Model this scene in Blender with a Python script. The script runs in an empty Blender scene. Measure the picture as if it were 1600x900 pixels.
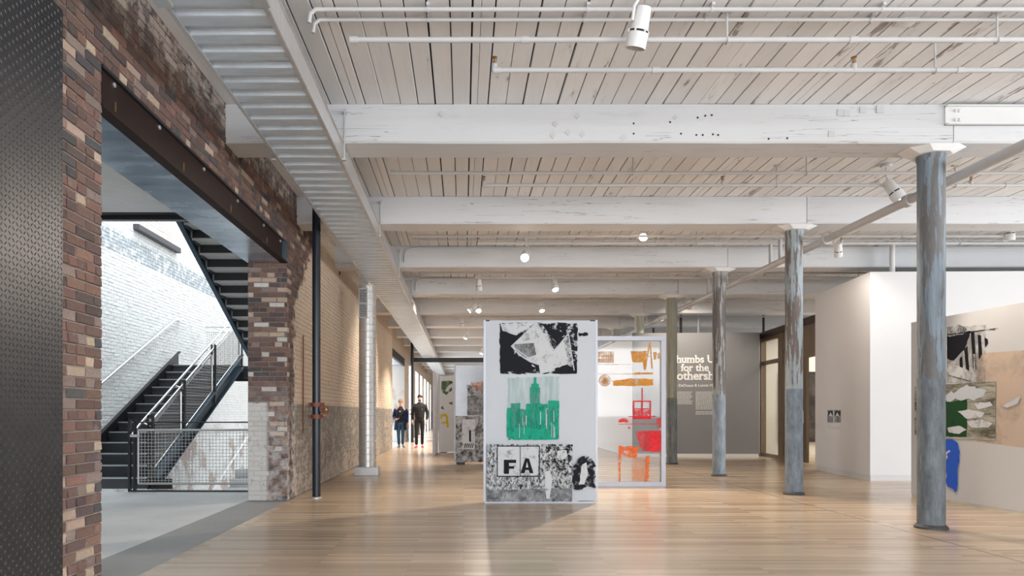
import bpy, bmesh, math, random
from mathutils import Vector, Matrix

SC = bpy.context.scene
COL = SC.collection

# ------------------------------------------------------------------ camera
FPX = 1067.0                    # focal length in pixels of the 1600x900 frame
VPX, VPY = 724.0, 645.0         # where the camera axis meets the picture
EYE = 1.20
cam_data = bpy.data.cameras.new('camera')
cam_data.sensor_width = 36.0
cam_data.lens = FPX / 1600.0 * 36.0
cam_data.shift_x = (800.0 - VPX) / 1600.0
cam_data.shift_y = (VPY - 450.0) / 1600.0
cam_data.clip_start = 0.05
cam_data.clip_end = 300
cam = bpy.data.objects.new('camera', cam_data)
COL.objects.link(cam)
cam.location = (0, 0, EYE)
cam.rotation_euler = (math.radians(90), 0, 0)
SC.camera = cam

# ------------------------------------------------------------------ world, daylight, exposure
SC.view_settings.view_transform = 'Standard'
SC.view_settings.look = 'None'
SC.view_settings.gamma = 1.0
SC.view_settings.use_curve_mapping = False
SC.view_settings.exposure = 0.52
world = bpy.data.worlds.new('overcast_daylight')
SC.world = world
world.use_nodes = True
wnt = world.node_tree
wbg = wnt.nodes['Background']
wbg.inputs['Color'].default_value = (0.93, 0.97, 1.0, 1)
wbg.inputs['Strength'].default_value = 1.35


def area_light(name, loc, rot, sx, sy, power, color):
    d = bpy.data.lights.new(name, 'AREA')
    d.shape = 'RECTANGLE'
    d.size, d.size_y = sx, sy
    d.energy = power
    d.color = color
    o = bpy.data.objects.new(name, d)
    COL.objects.link(o)
    o.location = loc
    o.rotation_euler = [math.radians(a) for a in rot]
    return o


# daylight from the tall mill windows behind the photographer
area_light('window_daylight_behind', (3.0, -5.5, 2.4), (58, 0, 0), 13.0, 3.2, 620, (0.93, 0.97, 1.0))
# unseen fill light added at the right, mainly to brighten the ceiling
area_light('fill_light_right', (16.6, 0.8, 1.6), (98, 0, 90), 12.0, 2.6, 1050, (0.93, 0.97, 1.0))
# daylight falling into the open stair hall from its roof glazing
area_light('skylight_stair_hall', (-4.7, 13.5, 8.6), (0, 0, 0), 3.2, 9.0, 470, (0.88, 0.95, 1.0))
# daylight through the tall openings at the far end of the long wall
area_light('window_daylight_far', (-6.2, 36.0, 2.6), (90, 0, -90), 16.0, 3.6, 2600, (0.93, 0.97, 1.0))

# fill light added in the small side room behind the glazed screen
area_light('side_room_fill', (10.5, 17.6, 3.6), (0, 0, 0), 2.5, 2.0, 110, (1.0, 0.95, 0.84))

# ------------------------------------------------------------------ helpers
WL = {}          # world position of every object's origin


def P(px, py, Y):
    """point of the place that lies at depth Y on the line of sight through a pixel"""
    return Vector(((px - VPX) * Y / FPX, Y, EYE - (py - VPY) * Y / FPX))


def PW(px, py, A, B):
    """the same on the upright plane through ground points A and B"""
    dx = (px - VPX) / FPX
    ax, ay = A
    bx, by = B
    ex, ey = bx - ax, by - ay
    # dx*Y = ax + s*ex ; Y = ay + s*ey
    s = (dx * ay - ax) / (ex - dx * ey)
    Y = ay + s * ey
    return Vector((dx * Y, Y, EYE - (py - VPY) * Y / FPX))


class MB:
    """collects simple shapes, then links them as one mesh object"""

    def __init__(self):
        self.v, self.f, self.c = [], [], []

    def quadbox(self, pts):
        n = len(self.v)
        self.v += [Vector(p) for p in pts]
        for q in ((0, 3, 2, 1), (4, 5, 6, 7), (0, 1, 5, 4), (1, 2, 6, 5), (2, 3, 7, 6), (3, 0, 4, 7)):
            self.f.append([n + i for i in q])
        return self

    def box(self, x0, x1, y0, y1, z0, z1):
        return self.quadbox([(x0, y0, z0), (x1, y0, z0), (x1, y1, z0), (x0, y1, z0),
                             (x0, y0, z1), (x1, y0, z1), (x1, y1, z1), (x0, y1, z1)])

    def obox(self, M, sx, sy, sz):
        """box of full size sx,sy,sz centred on the matrix M"""
        a, b, c = sx / 2, sy / 2, sz / 2
        pts = [(-a, -b, -c), (a, -b, -c), (a, b, -c), (-a, b, -c), (-a, -b, c), (a, -b, c), (a, b, c), (-a, b, c)]
        return self.quadbox([M @ Vector(p) for p in pts])

    def bar(self, p0, p1, w, h, up=(0, 0, 1)):
        """rectangular bar from p0 to p1: w sideways, h along up"""
        p0, p1 = Vector(p0), Vector(p1)
        d = (p1 - p0).normalized()
        s = d.cross(Vector(up)).normalized()
        u = s.cross(d).normalized()
        s *= w / 2
        u *= h / 2
        return self.quadbox([p0 - s - u, p0 + s - u, p1 + s - u, p1 - s - u,
                             p0 - s + u, p0 + s + u, p1 + s + u, p1 - s + u])

    def bevbox(self, x0, x1, y0, y1, z0, z1, b):
        """box with chamfered edges"""
        n = len(self.v)
        bm = bmesh.new()
        bmesh.ops.create_cube(bm, size=1.0)
        for w in bm.verts:
            w.co = Vector(((x0 + x1) / 2 + w.co.x * (x1 - x0), (y0 + y1) / 2 + w.co.y * (y1 - y0), (z0 + z1) / 2 + w.co.z * (z1 - z0)))
        bmesh.ops.bevel(bm, geom=bm.edges[:], offset=b, segments=2, affect='EDGES', profile=0.5)
        self.take(bm)
        return self

    def take(self, bm, M=None):
        n = len(self.v)
        bm.verts.index_update()
        for w in bm.verts:
            self.v.append((M @ w.co) if M is not None else w.co.copy())
        for fc in bm.faces:
            self.f.append([n + w.index for w in fc.verts])
        bm.free()
        return self

    def tube(self, pts, r, seg=10, cap=True):
        """round tube along a path; r one number or one per point"""
        pts = [Vector(p) for p in pts]
        rs = r if isinstance(r, (list, tuple)) else [r] * len(pts)
        n = len(self.v)
        prev = None
        for i, p in enumerate(pts):
            if i == 0:
                t = pts[1] - pts[0]
            elif i == len(pts) - 1:
                t = pts[-1] - pts[-2]
            else:
                t = (pts[i + 1] - p).normalized() + (p - pts[i - 1]).normalized()
            t.normalize()
            if prev is None:
                ref = Vector((0, 0, 1)) if abs(t.z) < 0.9 else Vector((1, 0, 0))
                a = t.cross(ref).normalized()
            else:
                a = (prev - t * prev.dot(t)).normalized()
            prev = a
            b = t.cross(a)
            for k in range(seg):
                an = 2 * math.pi * k / seg
                self.v.append(p + (a * math.cos(an) + b * math.sin(an)) * rs[i])
        for i in range(len(pts) - 1):
            for k in range(seg):
                k2 = (k + 1) % seg
                self.f.append([n + i * seg + k, n + i * seg + k2, n + (i + 1) * seg + k2, n + (i + 1) * seg + k])
        if cap:
            self.f.append([n + k for k in reversed(range(seg))])
            m = n + (len(pts) - 1) * seg
            self.f.append([m + k for k in range(seg)])
        return self

    def lathe(self, prof, M, seg=24, cap=True):
        """profile of (radius, height) turned about the z axis of M"""
        n = len(self.v)
        for r, z in prof:
            for k in range(seg):
                an = 2 * math.pi * k / seg
                self.v.append(M @ Vector((r * math.cos(an), r * math.sin(an), z)))
        for i in range(len(prof) - 1):
            for k in range(seg):
                k2 = (k + 1) % seg
                self.f.append([n + i * seg + k, n + i * seg + k2, n + (i + 1) * seg + k2, n + (i + 1) * seg + k])
        if cap:
            self.f.append([n + k for k in reversed(range(seg))])
            m = n + (len(prof) - 1) * seg
            self.f.append([m + k for k in range(seg)])
        return self

    def slab(self, pts, off):
        """flat polygon given thickness by the offset vector"""
        n = len(self.v)
        k = len(pts)
        off = Vector(off)
        self.v += [Vector(p) for p in pts] + [Vector(p) + off for p in pts]
        self.f.append([n + i for i in range(k)])
        self.f.append([n + k + i for i in reversed(range(k))])
        for i in range(k):
            j = (i + 1) % k
            self.f.append([n + j, n + i, n + k + i, n + k + j])
        return self

    def ball(self, c, rx, ry, rz, seg=12, rings=8, M=None):
        n = len(self.v)
        c = Vector(c)
        for i in range(rings + 1):
            th = math.pi * i / rings
            for k in range(seg):
                an = 2 * math.pi * k / seg
                p = Vector((rx * math.sin(th) * math.cos(an), ry * math.sin(th) * math.sin(an), rz * math.cos(th)))
                if M is not None:
                    p = M @ p
                self.v.append(c + p)
        for i in range(rings):
            for k in range(seg):
                k2 = (k + 1) % seg
                self.f.append([n + i * seg + k, n + (i + 1) * seg + k, n + (i + 1) * seg + k2, n + i * seg + k2])
        return self

    def build(self, name, mat, parent=None, smooth=False, origin=None, fixnormals=True, sharp=40):
        v = self.v
        if origin is None:
            lo = [min(p[i] for p in v) for i in range(3)]
            hi = [max(p[i] for p in v) for i in range(3)]
            origin = Vector(((lo[0] + hi[0]) / 2, (lo[1] + hi[1]) / 2, lo[2]))
        origin = Vector(origin)
        me = bpy.data.meshes.new(name)
        me.from_pydata([tuple(Vector(p) - origin) for p in v], [], self.f)
        if self.c:
            at = me.color_attributes.new('bcol', 'FLOAT_COLOR', 'CORNER')
            flat = []
            for fc, c in zip(self.f, self.c):
                flat += list(c) * len(fc)
            at.data.foreach_set('color', flat)
        if fixnormals:
            bm = bmesh.new()
            bm.from_mesh(me)
            bmesh.ops.recalc_face_normals(bm, faces=bm.faces[:])
            bm.to_mesh(me)
            bm.free()
        if smooth:
            me.shade_smooth()
            me.set_sharp_from_angle(angle=math.radians(sharp))
        me.materials.append(mat)
        o = bpy.data.objects.new(name, me)
        COL.objects.link(o)
        place(o, origin, parent)
        return o


def place(o, origin, parent):
    WL[o.name] = Vector(origin)
    if parent is not None:
        o.parent = parent
        o.location = Vector(origin) - WL[parent.name]
    else:
        o.location = Vector(origin)


def empty(name, loc):
    o = bpy.data.objects.new(name, None)
    o.empty_display_size = 0.1
    COL.objects.link(o)
    place(o, loc, None)
    return o


def tag(o, label=None, category=None, group=None, kind=None):
    if label:
        o['label'] = label
    if category:
        o['category'] = category
    if group:
        o['group'] = group
    if kind:
        o['kind'] = kind
    return o


def structure(o, label=None):
    o['kind'] = 'structure'
    if label:
        o['label'] = label
    return o


def copy_tree(o, delta=(0, 0, 0), parent=None):
    c = o.copy()
    COL.objects.link(c)
    if parent is None:
        c.location = o.location + Vector(delta)
    else:
        c.parent = parent
    WL[c.name] = WL[o.name] + Vector(delta)
    for ch in list(o.children):
        copy_tree(ch, delta, c)
    return c


def align(d, p=(0, 0, 0)):
    """matrix whose z axis points along d, placed at p"""
    d = Vector(d).normalized()
    q = Vector((0, 0, 1)).rotation_difference(d)
    return Matrix.Translation(Vector(p)) @ q.to_matrix().to_4x4()


# ------------------------------------------------------------------ materials
class G:
    def __init__(self, name):
        self.m = bpy.data.materials.new(name)
        self.m.use_nodes = True
        self.nt = self.m.node_tree
        self.b = self.nt.nodes['Principled BSDF']
        self.out = self.nt.nodes['Material Output']
        self._geo = None

    def n(self, t, props=None, **ins):
        nd = self.nt.nodes.new(t)
        for k, val in (props or {}).items():
            setattr(nd, k, val)
        for k, val in ins.items():
            key = int(k[1:]) if (k[0] == 'i' and k[1:].isdigit()) else k.replace('_', ' ')
            self.put(nd.inputs[key], val)
        return nd

    def put(self, sock, val):
        if isinstance(val, bpy.types.NodeSocket):
            self.nt.links.new(val, sock)
        elif isinstance(val, (tuple, list)):
            if sock.type == 'RGBA' and len(val) == 3:
                val = tuple(val) + (1,)
            sock.default_value = val
        else:
            sock.default_value = val

    def set(self, **ins):
        for k, val in ins.items():
            self.put(self.b.inputs[k.replace('_', ' ')], val)
        return self

    def pos(self):
        if self._geo is None:
            self._geo = self.n('ShaderNodeNewGeometry')
        return self._geo.outputs['Position']

    def obj(self):
        return self.n('ShaderNodeTexCoord').outputs['Object']

    def rnd(self):
        return self.n('ShaderNodeObjectInfo').outputs['Random']

    def sep(self, v):
        s = self.n('ShaderNodeSeparateXYZ', i0=v)
        return s.outputs[0], s.outputs[1], s.outputs[2]

    def comb(self, x, y, z):
        return self.n('ShaderNodeCombineXYZ', i0=x, i1=y, i2=z).outputs[0]

    def math(self, op, a, b=0.0, c=None):
        nd = self.n('ShaderNodeMath', {'operation': op}, i0=a, i1=b)
        if c is not None:
            self.put(nd.inputs[2], c)
        return nd.outputs[0]

    def scale(self, v, s):
        return self.n('ShaderNodeVectorMath', {'operation': 'MULTIPLY'}, i0=v, i1=s).outputs[0]

    def shift(self, v, s):
        return self.n('ShaderNodeVectorMath', {'operation': 'ADD'}, i0=v, i1=s).outputs[0]

    def noise(self, v, scale=5.0, detail=3.0, rough=0.55, dist=0.0):
        nd = self.n('ShaderNodeTexNoise', Vector=v, Scale=scale, Detail=detail, Roughness=rough, Distortion=dist)
        return nd.outputs['Fac']

    def step(self, x, lo, hi):
        nd = self.n('ShaderNodeMapRange', {'clamp': True}, Value=x)
        nd.inputs['From Min'].default_value = lo
        nd.inputs['From Max'].default_value = hi
        return nd.outputs['Result']

    def mix(self, f, a, b, mode='MIX'):
        nd = self.n('ShaderNodeMix', {'data_type': 'RGBA', 'blend_type': mode})
        self.put(nd.inputs[0], f)
        self.put(nd.inputs[6], a)
        self.put(nd.inputs[7], b)
        return nd.outputs[2]

    def bump(self, h, strength=0.3, dist=0.01):
        nd = self.n('ShaderNodeBump', Height=h, Strength=strength, Distance=dist)
        self.put(self.b.inputs['Normal'], nd.outputs['Normal'])


def simple(name, color, rough=0.5, metal=0.0, var=0.08, scale=8.0, bump=0.0, emit=None, emit_s=0.0, alpha=None, spec=None):
    """plain surface with a little procedural unevenness"""
    g = G(name)
    nz = g.noise(g.pos(), scale, 4)
    dark = tuple(c * (1 - var) for c in color)
    lite = tuple(min(1, c * (1 + var)) for c in color)
    g.set(Base_Color=g.mix(nz, dark, lite), Roughness=rough, Metallic=metal)
    if bump:
        g.bump(nz, bump)
    if emit:
        g.set(Emission_Color=emit, Emission_Strength=emit_s)
    if alpha is not None:
        g.set(Alpha=alpha)
    if spec is not None:
        g.put(g.b.inputs['Specular IOR Level'], spec)
    return g.m
M = {}


def brick_material(name, src):
    """old mill brick with its layers of paint; src: where the clay colour comes from"""
    g = G(name)
    p = g.pos()
    x, y, z = g.sep(p)
    n_fine = g.noise(p, 60, 4, 0.6)
    n_mid = g.noise(p, 9, 5, 0.62)
    n_big = g.noise(p, 2.2, 4, 0.6)
    n_low = g.noise(p, 0.8, 3, 0.55)
    if src == 'object':
        base = g.n('ShaderNodeObjectInfo').outputs['Color']
    elif src == 'attr':
        base = g.n('ShaderNodeAttribute', {'attribute_name': 'bcol'}).outputs['Color']
    else:
        base = g.mix(n_mid, (0.23, 0.195, 0.175), (0.36, 0.31, 0.28))
    base = g.mix(g.step(n_fine, 0.3, 0.75), g.mix(1.0, base, (0.72, 0.70, 0.70), 'MULTIPLY'), base)
    base = g.mix(g.math('MULTIPLY', g.step(n_mid, 0.58, 0.72), 0.30), base, (0.36, 0.30, 0.27))
    # weathered, peeling cream paint and soot under the beams above the opening
    hi = g.math('ADD', z, g.math('MULTIPLY', g.math('SUBTRACT', n_big, 0.5), 0.9))
    hi_m = g.math('MULTIPLY', g.step(hi, 3.96, 4.08), g.step(y, 10.5, 8.6))
    soot = g.mix(g.step(n_big, 0.42, 0.6), (0.085, 0.072, 0.068), (0.17, 0.115, 0.098))
    hi_c = g.mix(g.step(n_mid, 0.47, 0.52), soot, (0.36, 0.315, 0.275))
    base = g.mix(g.math('MULTIPLY', hi_m, 0.62), base, hi_c)
    # tan paint on the long wall beyond the first opening, ragged towards the brick corner
    edge = g.math('ADD', y, g.math('MULTIPLY', g.math('SUBTRACT', n_mid, 0.5), 0.75))
    edge = g.math('SUBTRACT', edge, g.math('MULTIPLY', g.step(z, 2.7, 4.3), 1.7))
    tan_m = g.math('MULTIPLY', g.step(edge, 9.66, 9.74), g.math('SUBTRACT', 1.0, g.math('MULTIPLY', g.step(n_mid, 0.66, 0.72), 0.5)))
    tan_c = g.mix(n_big, (0.55, 0.445, 0.345), (0.66, 0.555, 0.445))
    if src == 'mortar':
        tan_c = g.mix(1.0, tan_c, (0.74, 0.72, 0.70), 'MULTIPLY')
    base = g.mix(tan_m, base, tan_c)
    # grey dado below shoulder height, worn off lower down
    dado = g.step(z, 1.335, 1.325)
    wear = g.math('ADD', n_mid, g.math('MULTIPLY', g.step(z, 1.1, 0.2), 0.10))
    wear = g.math('ADD', wear, g.math('MULTIPLY', g.math('SUBTRACT', n_low, 0.5), 0.35))
    gone = g.step(wear, 0.56, 0.60)
    dado_c = g.mix(g.math('MULTIPLY', gone, 0.85), g.mix(n_big, (0.20, 0.185, 0.165), (0.27, 0.25, 0.225)), g.mix(n_fine, (0.42, 0.34, 0.285), (0.52, 0.44, 0.38)))
    base = g.mix(g.math('MULTIPLY', g.math('MULTIPLY', dado, g.step(edge, 9.62, 9.70)), 0.95), base, dado_c)
    # white wash on the inner half of the jamb and scattered over its lower bricks
    jm = g.math('MULTIPLY', g.step(x, -2.64, -2.70), g.math('MULTIPLY', g.step(g.math('ADD', z, g.math('MULTIPLY', n_mid, 0.1)), 1.40, 1.38), g.step(y, 9.6, 9.5)))
    jm = g.math('MULTIPLY', jm, g.math('SUBTRACT', 1.0, g.math('MULTIPLY', g.step(n_mid, 0.60, 0.68), 0.8)))
    jm = g.math('MULTIPLY', jm, g.step(y, 9.0, 9.2))
    j2 = g.math('MULTIPLY', g.step(n_mid, 0.40, 0.60), g.math('MULTIPLY', g.step(z, 1.7, 0.9), g.math('MULTIPLY', g.step(y, 9.9, 9.6), g.step(y, 8.9, 9.2))))
    jm = g.math('MAXIMUM', jm, g.math('MULTIPLY', j2, 0.6))
    base = g.mix(jm, base, g.mix(n_big, (0.50, 0.48, 0.46), (0.66, 0.64, 0.62)))
    # the second opening's far side is whitewashed
    far = g.math('MULTIPLY', g.step(y, 27.9, 28.0), g.math('MULTIPLY', g.step(x, -2.42, -2.43), g.step(n_low, 0.66, 0.58)))
    base = g.mix(far, base, (0.78, 0.77, 0.76))
    g.set(Base_Color=base, Roughness=0.88)
    g.bump(g.math('ADD', n_fine, g.math('MULTIPLY', n_mid, 1.5)), 0.5, 0.006)
    return g.m


M['brick_obj'] = brick_material('old_brick', 'object')
M['brick_attr'] = brick_material('old_brick_field', 'attr')
M['mortar'] = brick_material('lime_mortar', 'mortar')


def whitewash(name, joint):
    g = G(name)
    p = g.pos()
    x, y, z = g.sep(p)
    n_mid = g.noise(p, 7, 5, 0.62)
    n_big = g.noise(p, 1.3, 4, 0.6)
    n_fine = g.noise(p, 40, 4)
    c = g.mix(n_big, (0.72, 0.75, 0.76), (0.84, 0.85, 0.84))
    c = g.mix(g.math('MULTIPLY', g.step(n_mid, 0.60, 0.70), 0.45), c, (0.52, 0.50, 0.47))
    c = g.mix(g.math('MULTIPLY', g.step(g.noise(g.shift(p, (9, 3, 1)), 2.6, 4), 0.62, 0.70), 0.30), c, (0.60, 0.50, 0.45))
    # blue-grey band where an upper floor once met the wall
    band = g.math('MULTIPLY', g.step(z, 4.14, 4.2), g.step(z, 4.62, 4.56))
    c = g.mix(g.math('MULTIPLY', band, g.step(n_mid, 0.36, 0.5)), c, (0.40, 0.44, 0.47))
    # bare brick below the stair
    low = g.math('MULTIPLY', g.step(z, 1.0, 0.5), g.step(g.noise(g.shift(p, (2, 7, 5)), 1.5, 5), 0.50, 0.60))
    c = g.mix(g.math('MULTIPLY', low, 0.75), c, (0.40, 0.28, 0.24))
    # bricked-up window over the sill
    win = g.math('MULTIPLY', g.math('MULTIPLY', g.step(z, 4.92, 4.96), g.step(y, 13.5, 13.6)), g.step(y, 15.2, 15.1))
    c = g.mix(g.math('MULTIPLY', win, 0.5), c, (0.62, 0.45, 0.38))
    if joint:
        c = g.mix(1.0, c, (0.82, 0.83, 0.84), 'MULTIPLY')
    g.set(Base_Color=c, Roughness=0.85)
    g.bump(g.math('ADD', n_fine, n_mid), 0.5, 0.008)
    return g.m


M['ww_brick'] = whitewash('whitewashed_brick', False)
M['ww_joint'] = whitewash('whitewashed_joint', True)


def maple_floor():
    g = G('maple_strip_floor')
    p = g.pos()
    x, y, z = g.sep(p)
    uv = g.comb(x, y, 0.0)
    br = g.n('ShaderNodeTexBrick', {'offset': 0.37, 'offset_frequency': 3, 'squash': 1.0}, Vector=uv, Color1=(0, 0, 0), Color2=(1, 1, 1), Mortar=(0.5, 0.5, 0.5), Scale=1.0)
    br.inputs['Mortar Size'].default_value = 0.0011
    br.inputs['Mortar Smooth'].default_value = 0.2
    br.inputs['Brick Width'].default_value = 1.15
    br.inputs['Row Height'].default_value = 0.0575
    br.inputs['Bias'].default_value = 0.0
    board = g.n('ShaderNodeSeparateColor', i0=br.outputs['Color']).outputs[0]
    grain = g.noise(g.scale(p, (2.0, 60.0, 1.0)), 1.6, 5, 0.6)
    patch = g.noise(g.scale(p, (0.35, 1.4, 1.0)), 1.2, 4, 0.6)
    c = g.mix(board, (0.42, 0.285, 0.175), (0.73, 0.575, 0.41))
    c = g.mix(g.math('MULTIPLY', g.step(grain, 0.45, 0.75), 0.55), c, (0.33, 0.21, 0.13))
    c = g.mix(g.math('MULTIPLY', g.step(patch, 0.42, 0.72), 0.35), c, (0.46, 0.38, 0.31))
    # the boards turn greyer towards the camera
    near = g.step(g.math('ADD', y, g.math('MULTIPLY', patch, 2.5)), 8.8, 5.6)
    c = g.mix(g.math('MULTIPLY', near, 0.48), c, (0.37, 0.335, 0.305))
    scuff = g.step(g.noise(g.scale(p, (1.1, 24.0, 1.0)), 1.0, 5, 0.68), 0.62, 0.70)
    c = g.mix(g.math('MULTIPLY', scuff, 0.55), c, (0.14, 0.11, 0.10))
    c = g.mix(g.math('MULTIPLY', br.outputs['Fac'], 0.7), c, (0.10, 0.06, 0.04))
    # long seam between two floor fields along the column line
    seam = g.step(g.math('ABSOLUTE', g.math('SUBTRACT', x, 4.49)), 0.012, 0.006)
    c = g.mix(g.math('MULTIPLY', seam, 0.75), c, (0.07, 0.05, 0.04))
    g.set(Base_Color=c, Roughness=g.n('ShaderNodeMapRange', Value=grain, i3=0.16, i4=0.32).outputs[0])
    g.put(g.b.inputs['Specular IOR Level'], 0.55)
    g.bump(g.math('SUBTRACT', g.math('MULTIPLY', grain, 0.3), br.outputs['Fac']), 0.12, 0.002)
    return g.m


M['floor'] = maple_floor()


def concrete(name, a, b, rough=0.55):
    g = G(name)
    p = g.pos()
    n1 = g.noise(p, 1.1, 5, 0.6)
    n2 = g.noise(p, 14, 4, 0.6)
    c = g.mix(g.step(n1, 0.3, 0.7), a, b)
    c = g.mix(g.math('MULTIPLY', g.step(n2, 0.5, 0.8), 0.3), c, tuple(v * 0.75 for v in a))
    g.set(Base_Color=c, Roughness=rough)
    g.bump(n2, 0.15, 0.003)
    return g.m


M['concrete'] = concrete('pale_concrete', (0.60, 0.63, 0.65), (0.76, 0.78, 0.79), 0.38)
M['threshold'] = concrete('dark_concrete', (0.27, 0.275, 0.28), (0.36, 0.365, 0.37), 0.5)
M['slab'] = concrete('slab_soffit', (0.62, 0.64, 0.65), (0.74, 0.75, 0.75), 0.8)


def painted_wood(name, base, axis, peel=0.5, brown=(0.20, 0.15, 0.115)):
    """old white paint over timber; the grain runs along axis 0=x 1=y"""
    g = G(name)
    p = g.pos()
    x, y, z = g.sep(p)
    st = (0.5, 12.0, 12.0) if axis == 0 else (12.0, 0.5, 12.0)
    st2 = (0.55, 3.2, 3.2) if axis == 0 else (3.2, 0.55, 3.2)
    rnd = g.rnd()
    off = g.comb(g.math('MULTIPLY', rnd, 37.0), g.math('MULTIPLY', rnd, 91.0), 0.0)
    q = g.shift(p, off)
    grain = g.noise(g.scale(q, st), 2.0, 6, 0.62)
    blotch = g.noise(g.scale(q, st2), 2.1, 6, 0.66)
    spots = g.noise(q, 11, 5, 0.6)
    lo = tuple(c * 0.88 for c in base)
    c = g.mix(rnd, lo, base)
    c = g.mix(g.math('MULTIPLY', g.step(grain, 0.52, 0.85), 0.22), c, tuple(v * 0.70 for v in base))
    if axis == 1:
        # the paint is worn through more and more towards the far side of the room
        side = g.step(x, -1.0, 5.0)
        thr = g.math('ADD', blotch, g.math('MULTIPLY', side, 0.07 * peel))
        c = g.mix(g.math('MULTIPLY', g.step(thr, 0.60, 0.70), 0.28), c, (0.46, 0.43, 0.41))
        c = g.mix(g.math('MULTIPLY', g.step(g.math('ADD', thr, g.math('MULTIPLY', spots, 0.12)), 0.735, 0.76), 0.72), c, brown)
    else:
        crack = g.noise(g.scale(q, (0.28, 9.0, 9.0)), 1.6, 3, 0.5, 0.2)
        ln = g.step(g.math('ABSOLUTE', g.math('SUBTRACT', crack, 0.5)), 0.006, 0.002)
        gate = g.step(g.noise(g.scale(q, (0.5, 1.0, 1.0)), 1.4, 2), 0.50, 0.56)
        c = g.mix(g.math('MULTIPLY', g.math('MULTIPLY', ln, gate), 0.75), c, (0.16, 0.15, 0.15))
        c = g.mix(g.math('MULTIPLY', g.step(blotch, 0.60, 0.70), 0.30), c, (0.44, 0.44, 0.45))
        c = g.mix(g.math('MULTIPLY', g.step(spots, 0.735, 0.76), 0.6), c, (0.20, 0.17, 0.16))
    g.set(Base_Color=c, Roughness=0.62)
    g.bump(g.math('ADD', grain, g.math('MULTIPLY', blotch, 0.8)), 0.35, 0.006)
    return g.m


M['plank'] = painted_wood('whitewashed_plank', (0.81, 0.81, 0.82), 1, 1.0)
M['beam'] = painted_wood('white_painted_timber', (0.66, 0.67, 0.69), 0)
M['dark_gap'] = simple('dark_gap', (0.035, 0.03, 0.028), 0.9)


def galvanised(name, axis=0, tint=(0.66, 0.74, 0.82)):
    g = G(name)
    p = g.pos()
    n1 = g.noise(g.scale(p, (3.0, 14.0, 3.0) if axis == 0 else (2, 2, 9)), 1.8, 5, 0.6)
    n2 = g.noise(p, 45, 3)
    c = g.mix(n1, tuple(v * 0.74 for v in tint), tuple(min(1, v * 1.22) for v in tint))
    c = g.mix(g.math('MULTIPLY', n2, 0.25), c, tuple(v * 0.7 for v in tint))
    g.set(Base_Color=c, Metallic=0.55, Roughness=g.n('ShaderNodeMapRange', Value=n1, i3=0.24, i4=0.46).outputs[0])
    g.bump(n2, 0.06, 0.002)
    return g.m


M['galv'] = galvanised('galvanised_sheet')
M['galv_rail'] = galvanised('galvanised_rail', 0, (0.60, 0.60, 0.61))
M['galv_duct'] = galvanised('spiral_duct_sheet', 1, (0.66, 0.655, 0.65))


def column_paint(name, paint, under, peel, low, stretch=1.0, seed=0.0):
    g = G(name)
    p = g.shift(g.pos(), (seed, seed * 2.3, 0))
    x, y, z = g.sep(g.pos())
    streak = g.noise(g.scale(p, (9.0, 9.0, 0.9 * stretch)), 2.2, 7, 0.68)
    wide = g.noise(g.scale(p, (1.6, 1.6, 0.55)), 1.6, 3, 0.55)
    fine = g.noise(g.scale(p, (30, 30, 6)), 2.0, 4, 0.6)
    c0 = g.noise(g.scale(p, (7.0, 7.0, 0.6)), 2.0, 5, 0.7)
    v = g.math('ADD', streak, g.math('MULTIPLY', g.math('SUBTRACT', wide, 0.5), 0.8))
    c = g.mix(g.step(c0, 0.3, 0.7), tuple(q * 0.70 for q in paint), tuple(min(1, q * 1.25) for q in paint))
    up = g.step(v, peel, peel + 0.035)
    c = g.mix(g.math('MULTIPLY', up, 0.9), c, g.mix(fine, under, tuple(q * 0.6 for q in under)))
    # the darker second coat below shoulder height
    lo = g.step(z, 1.56, 1.54)
    mott = g.noise(g.scale(p, (5.0, 5.0, 1.6)), 2.4, 6, 0.7)
    lc = g.mix(g.step(mott, 0.32, 0.68), tuple(q * 0.58 for q in low), tuple(min(1, q * 1.35) for q in low))
    lc = g.mix(g.math('MULTIPLY', g.step(fine, 0.5, 0.75), 0.35), lc, tuple(q * 0.5 for q in low))
    lc = g.mix(g.math('MULTIPLY', g.step(streak, 0.60, 0.66), 0.5), lc, (0.40, 0.40, 0.41))
    lc = g.mix(g.math('MULTIPLY', g.step(g.math('ADD', streak, g.math('MULTIPLY', g.step(z, 0.5, 0.0), 0.06)), 0.66, 0.70), 0.5), lc, (0.24, 0.14, 0.10))
    c = g.mix(lo, c, lc)
    g.set(Base_Color=c, Roughness=0.6)
    g.bump(g.math('ADD', g.math('MULTIPLY', up, -1.0), fine), 0.5, 0.004)
    return g.m


M['col'] = [
    column_paint('column_paint_slate_blue', (0.19, 0.235, 0.28), (0.16, 0.15, 0.145), 0.50, (0.15, 0.175, 0.20), 1.0, 0.0),
    column_paint('column_paint_sky_blue', (0.34, 0.40, 0.43), (0.19, 0.135, 0.115), 0.54, (0.20, 0.25, 0.305), 1.0, 4.0),
    column_paint('column_paint_flaking_grey', (0.36, 0.37, 0.36), (0.145, 0.12, 0.115), 0.49, (0.24, 0.285, 0.33), 0.8, 9.0),
    column_paint('column_paint_olive', (0.30, 0.30, 0.245), (0.24, 0.23, 0.19), 0.66, (0.15, 0.165, 0.165), 1.0, 13.0),
    column_paint('column_paint_pale', (0.50, 0.50, 0.43), (0.27, 0.20, 0.15), 0.62, (0.20, 0.21, 0.21), 1.0, 17.0),
    column_paint('column_paint_grey_green', (0.38, 0.39, 0.34), (0.26, 0.24, 0.20), 0.66, (0.18, 0.19, 0.19), 1.0, 23.0),
]
M['col_iron'] = simple('iron_base', (0.075, 0.075, 0.08), 0.6, 0.3, 0.3, 20, 0.2)
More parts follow.
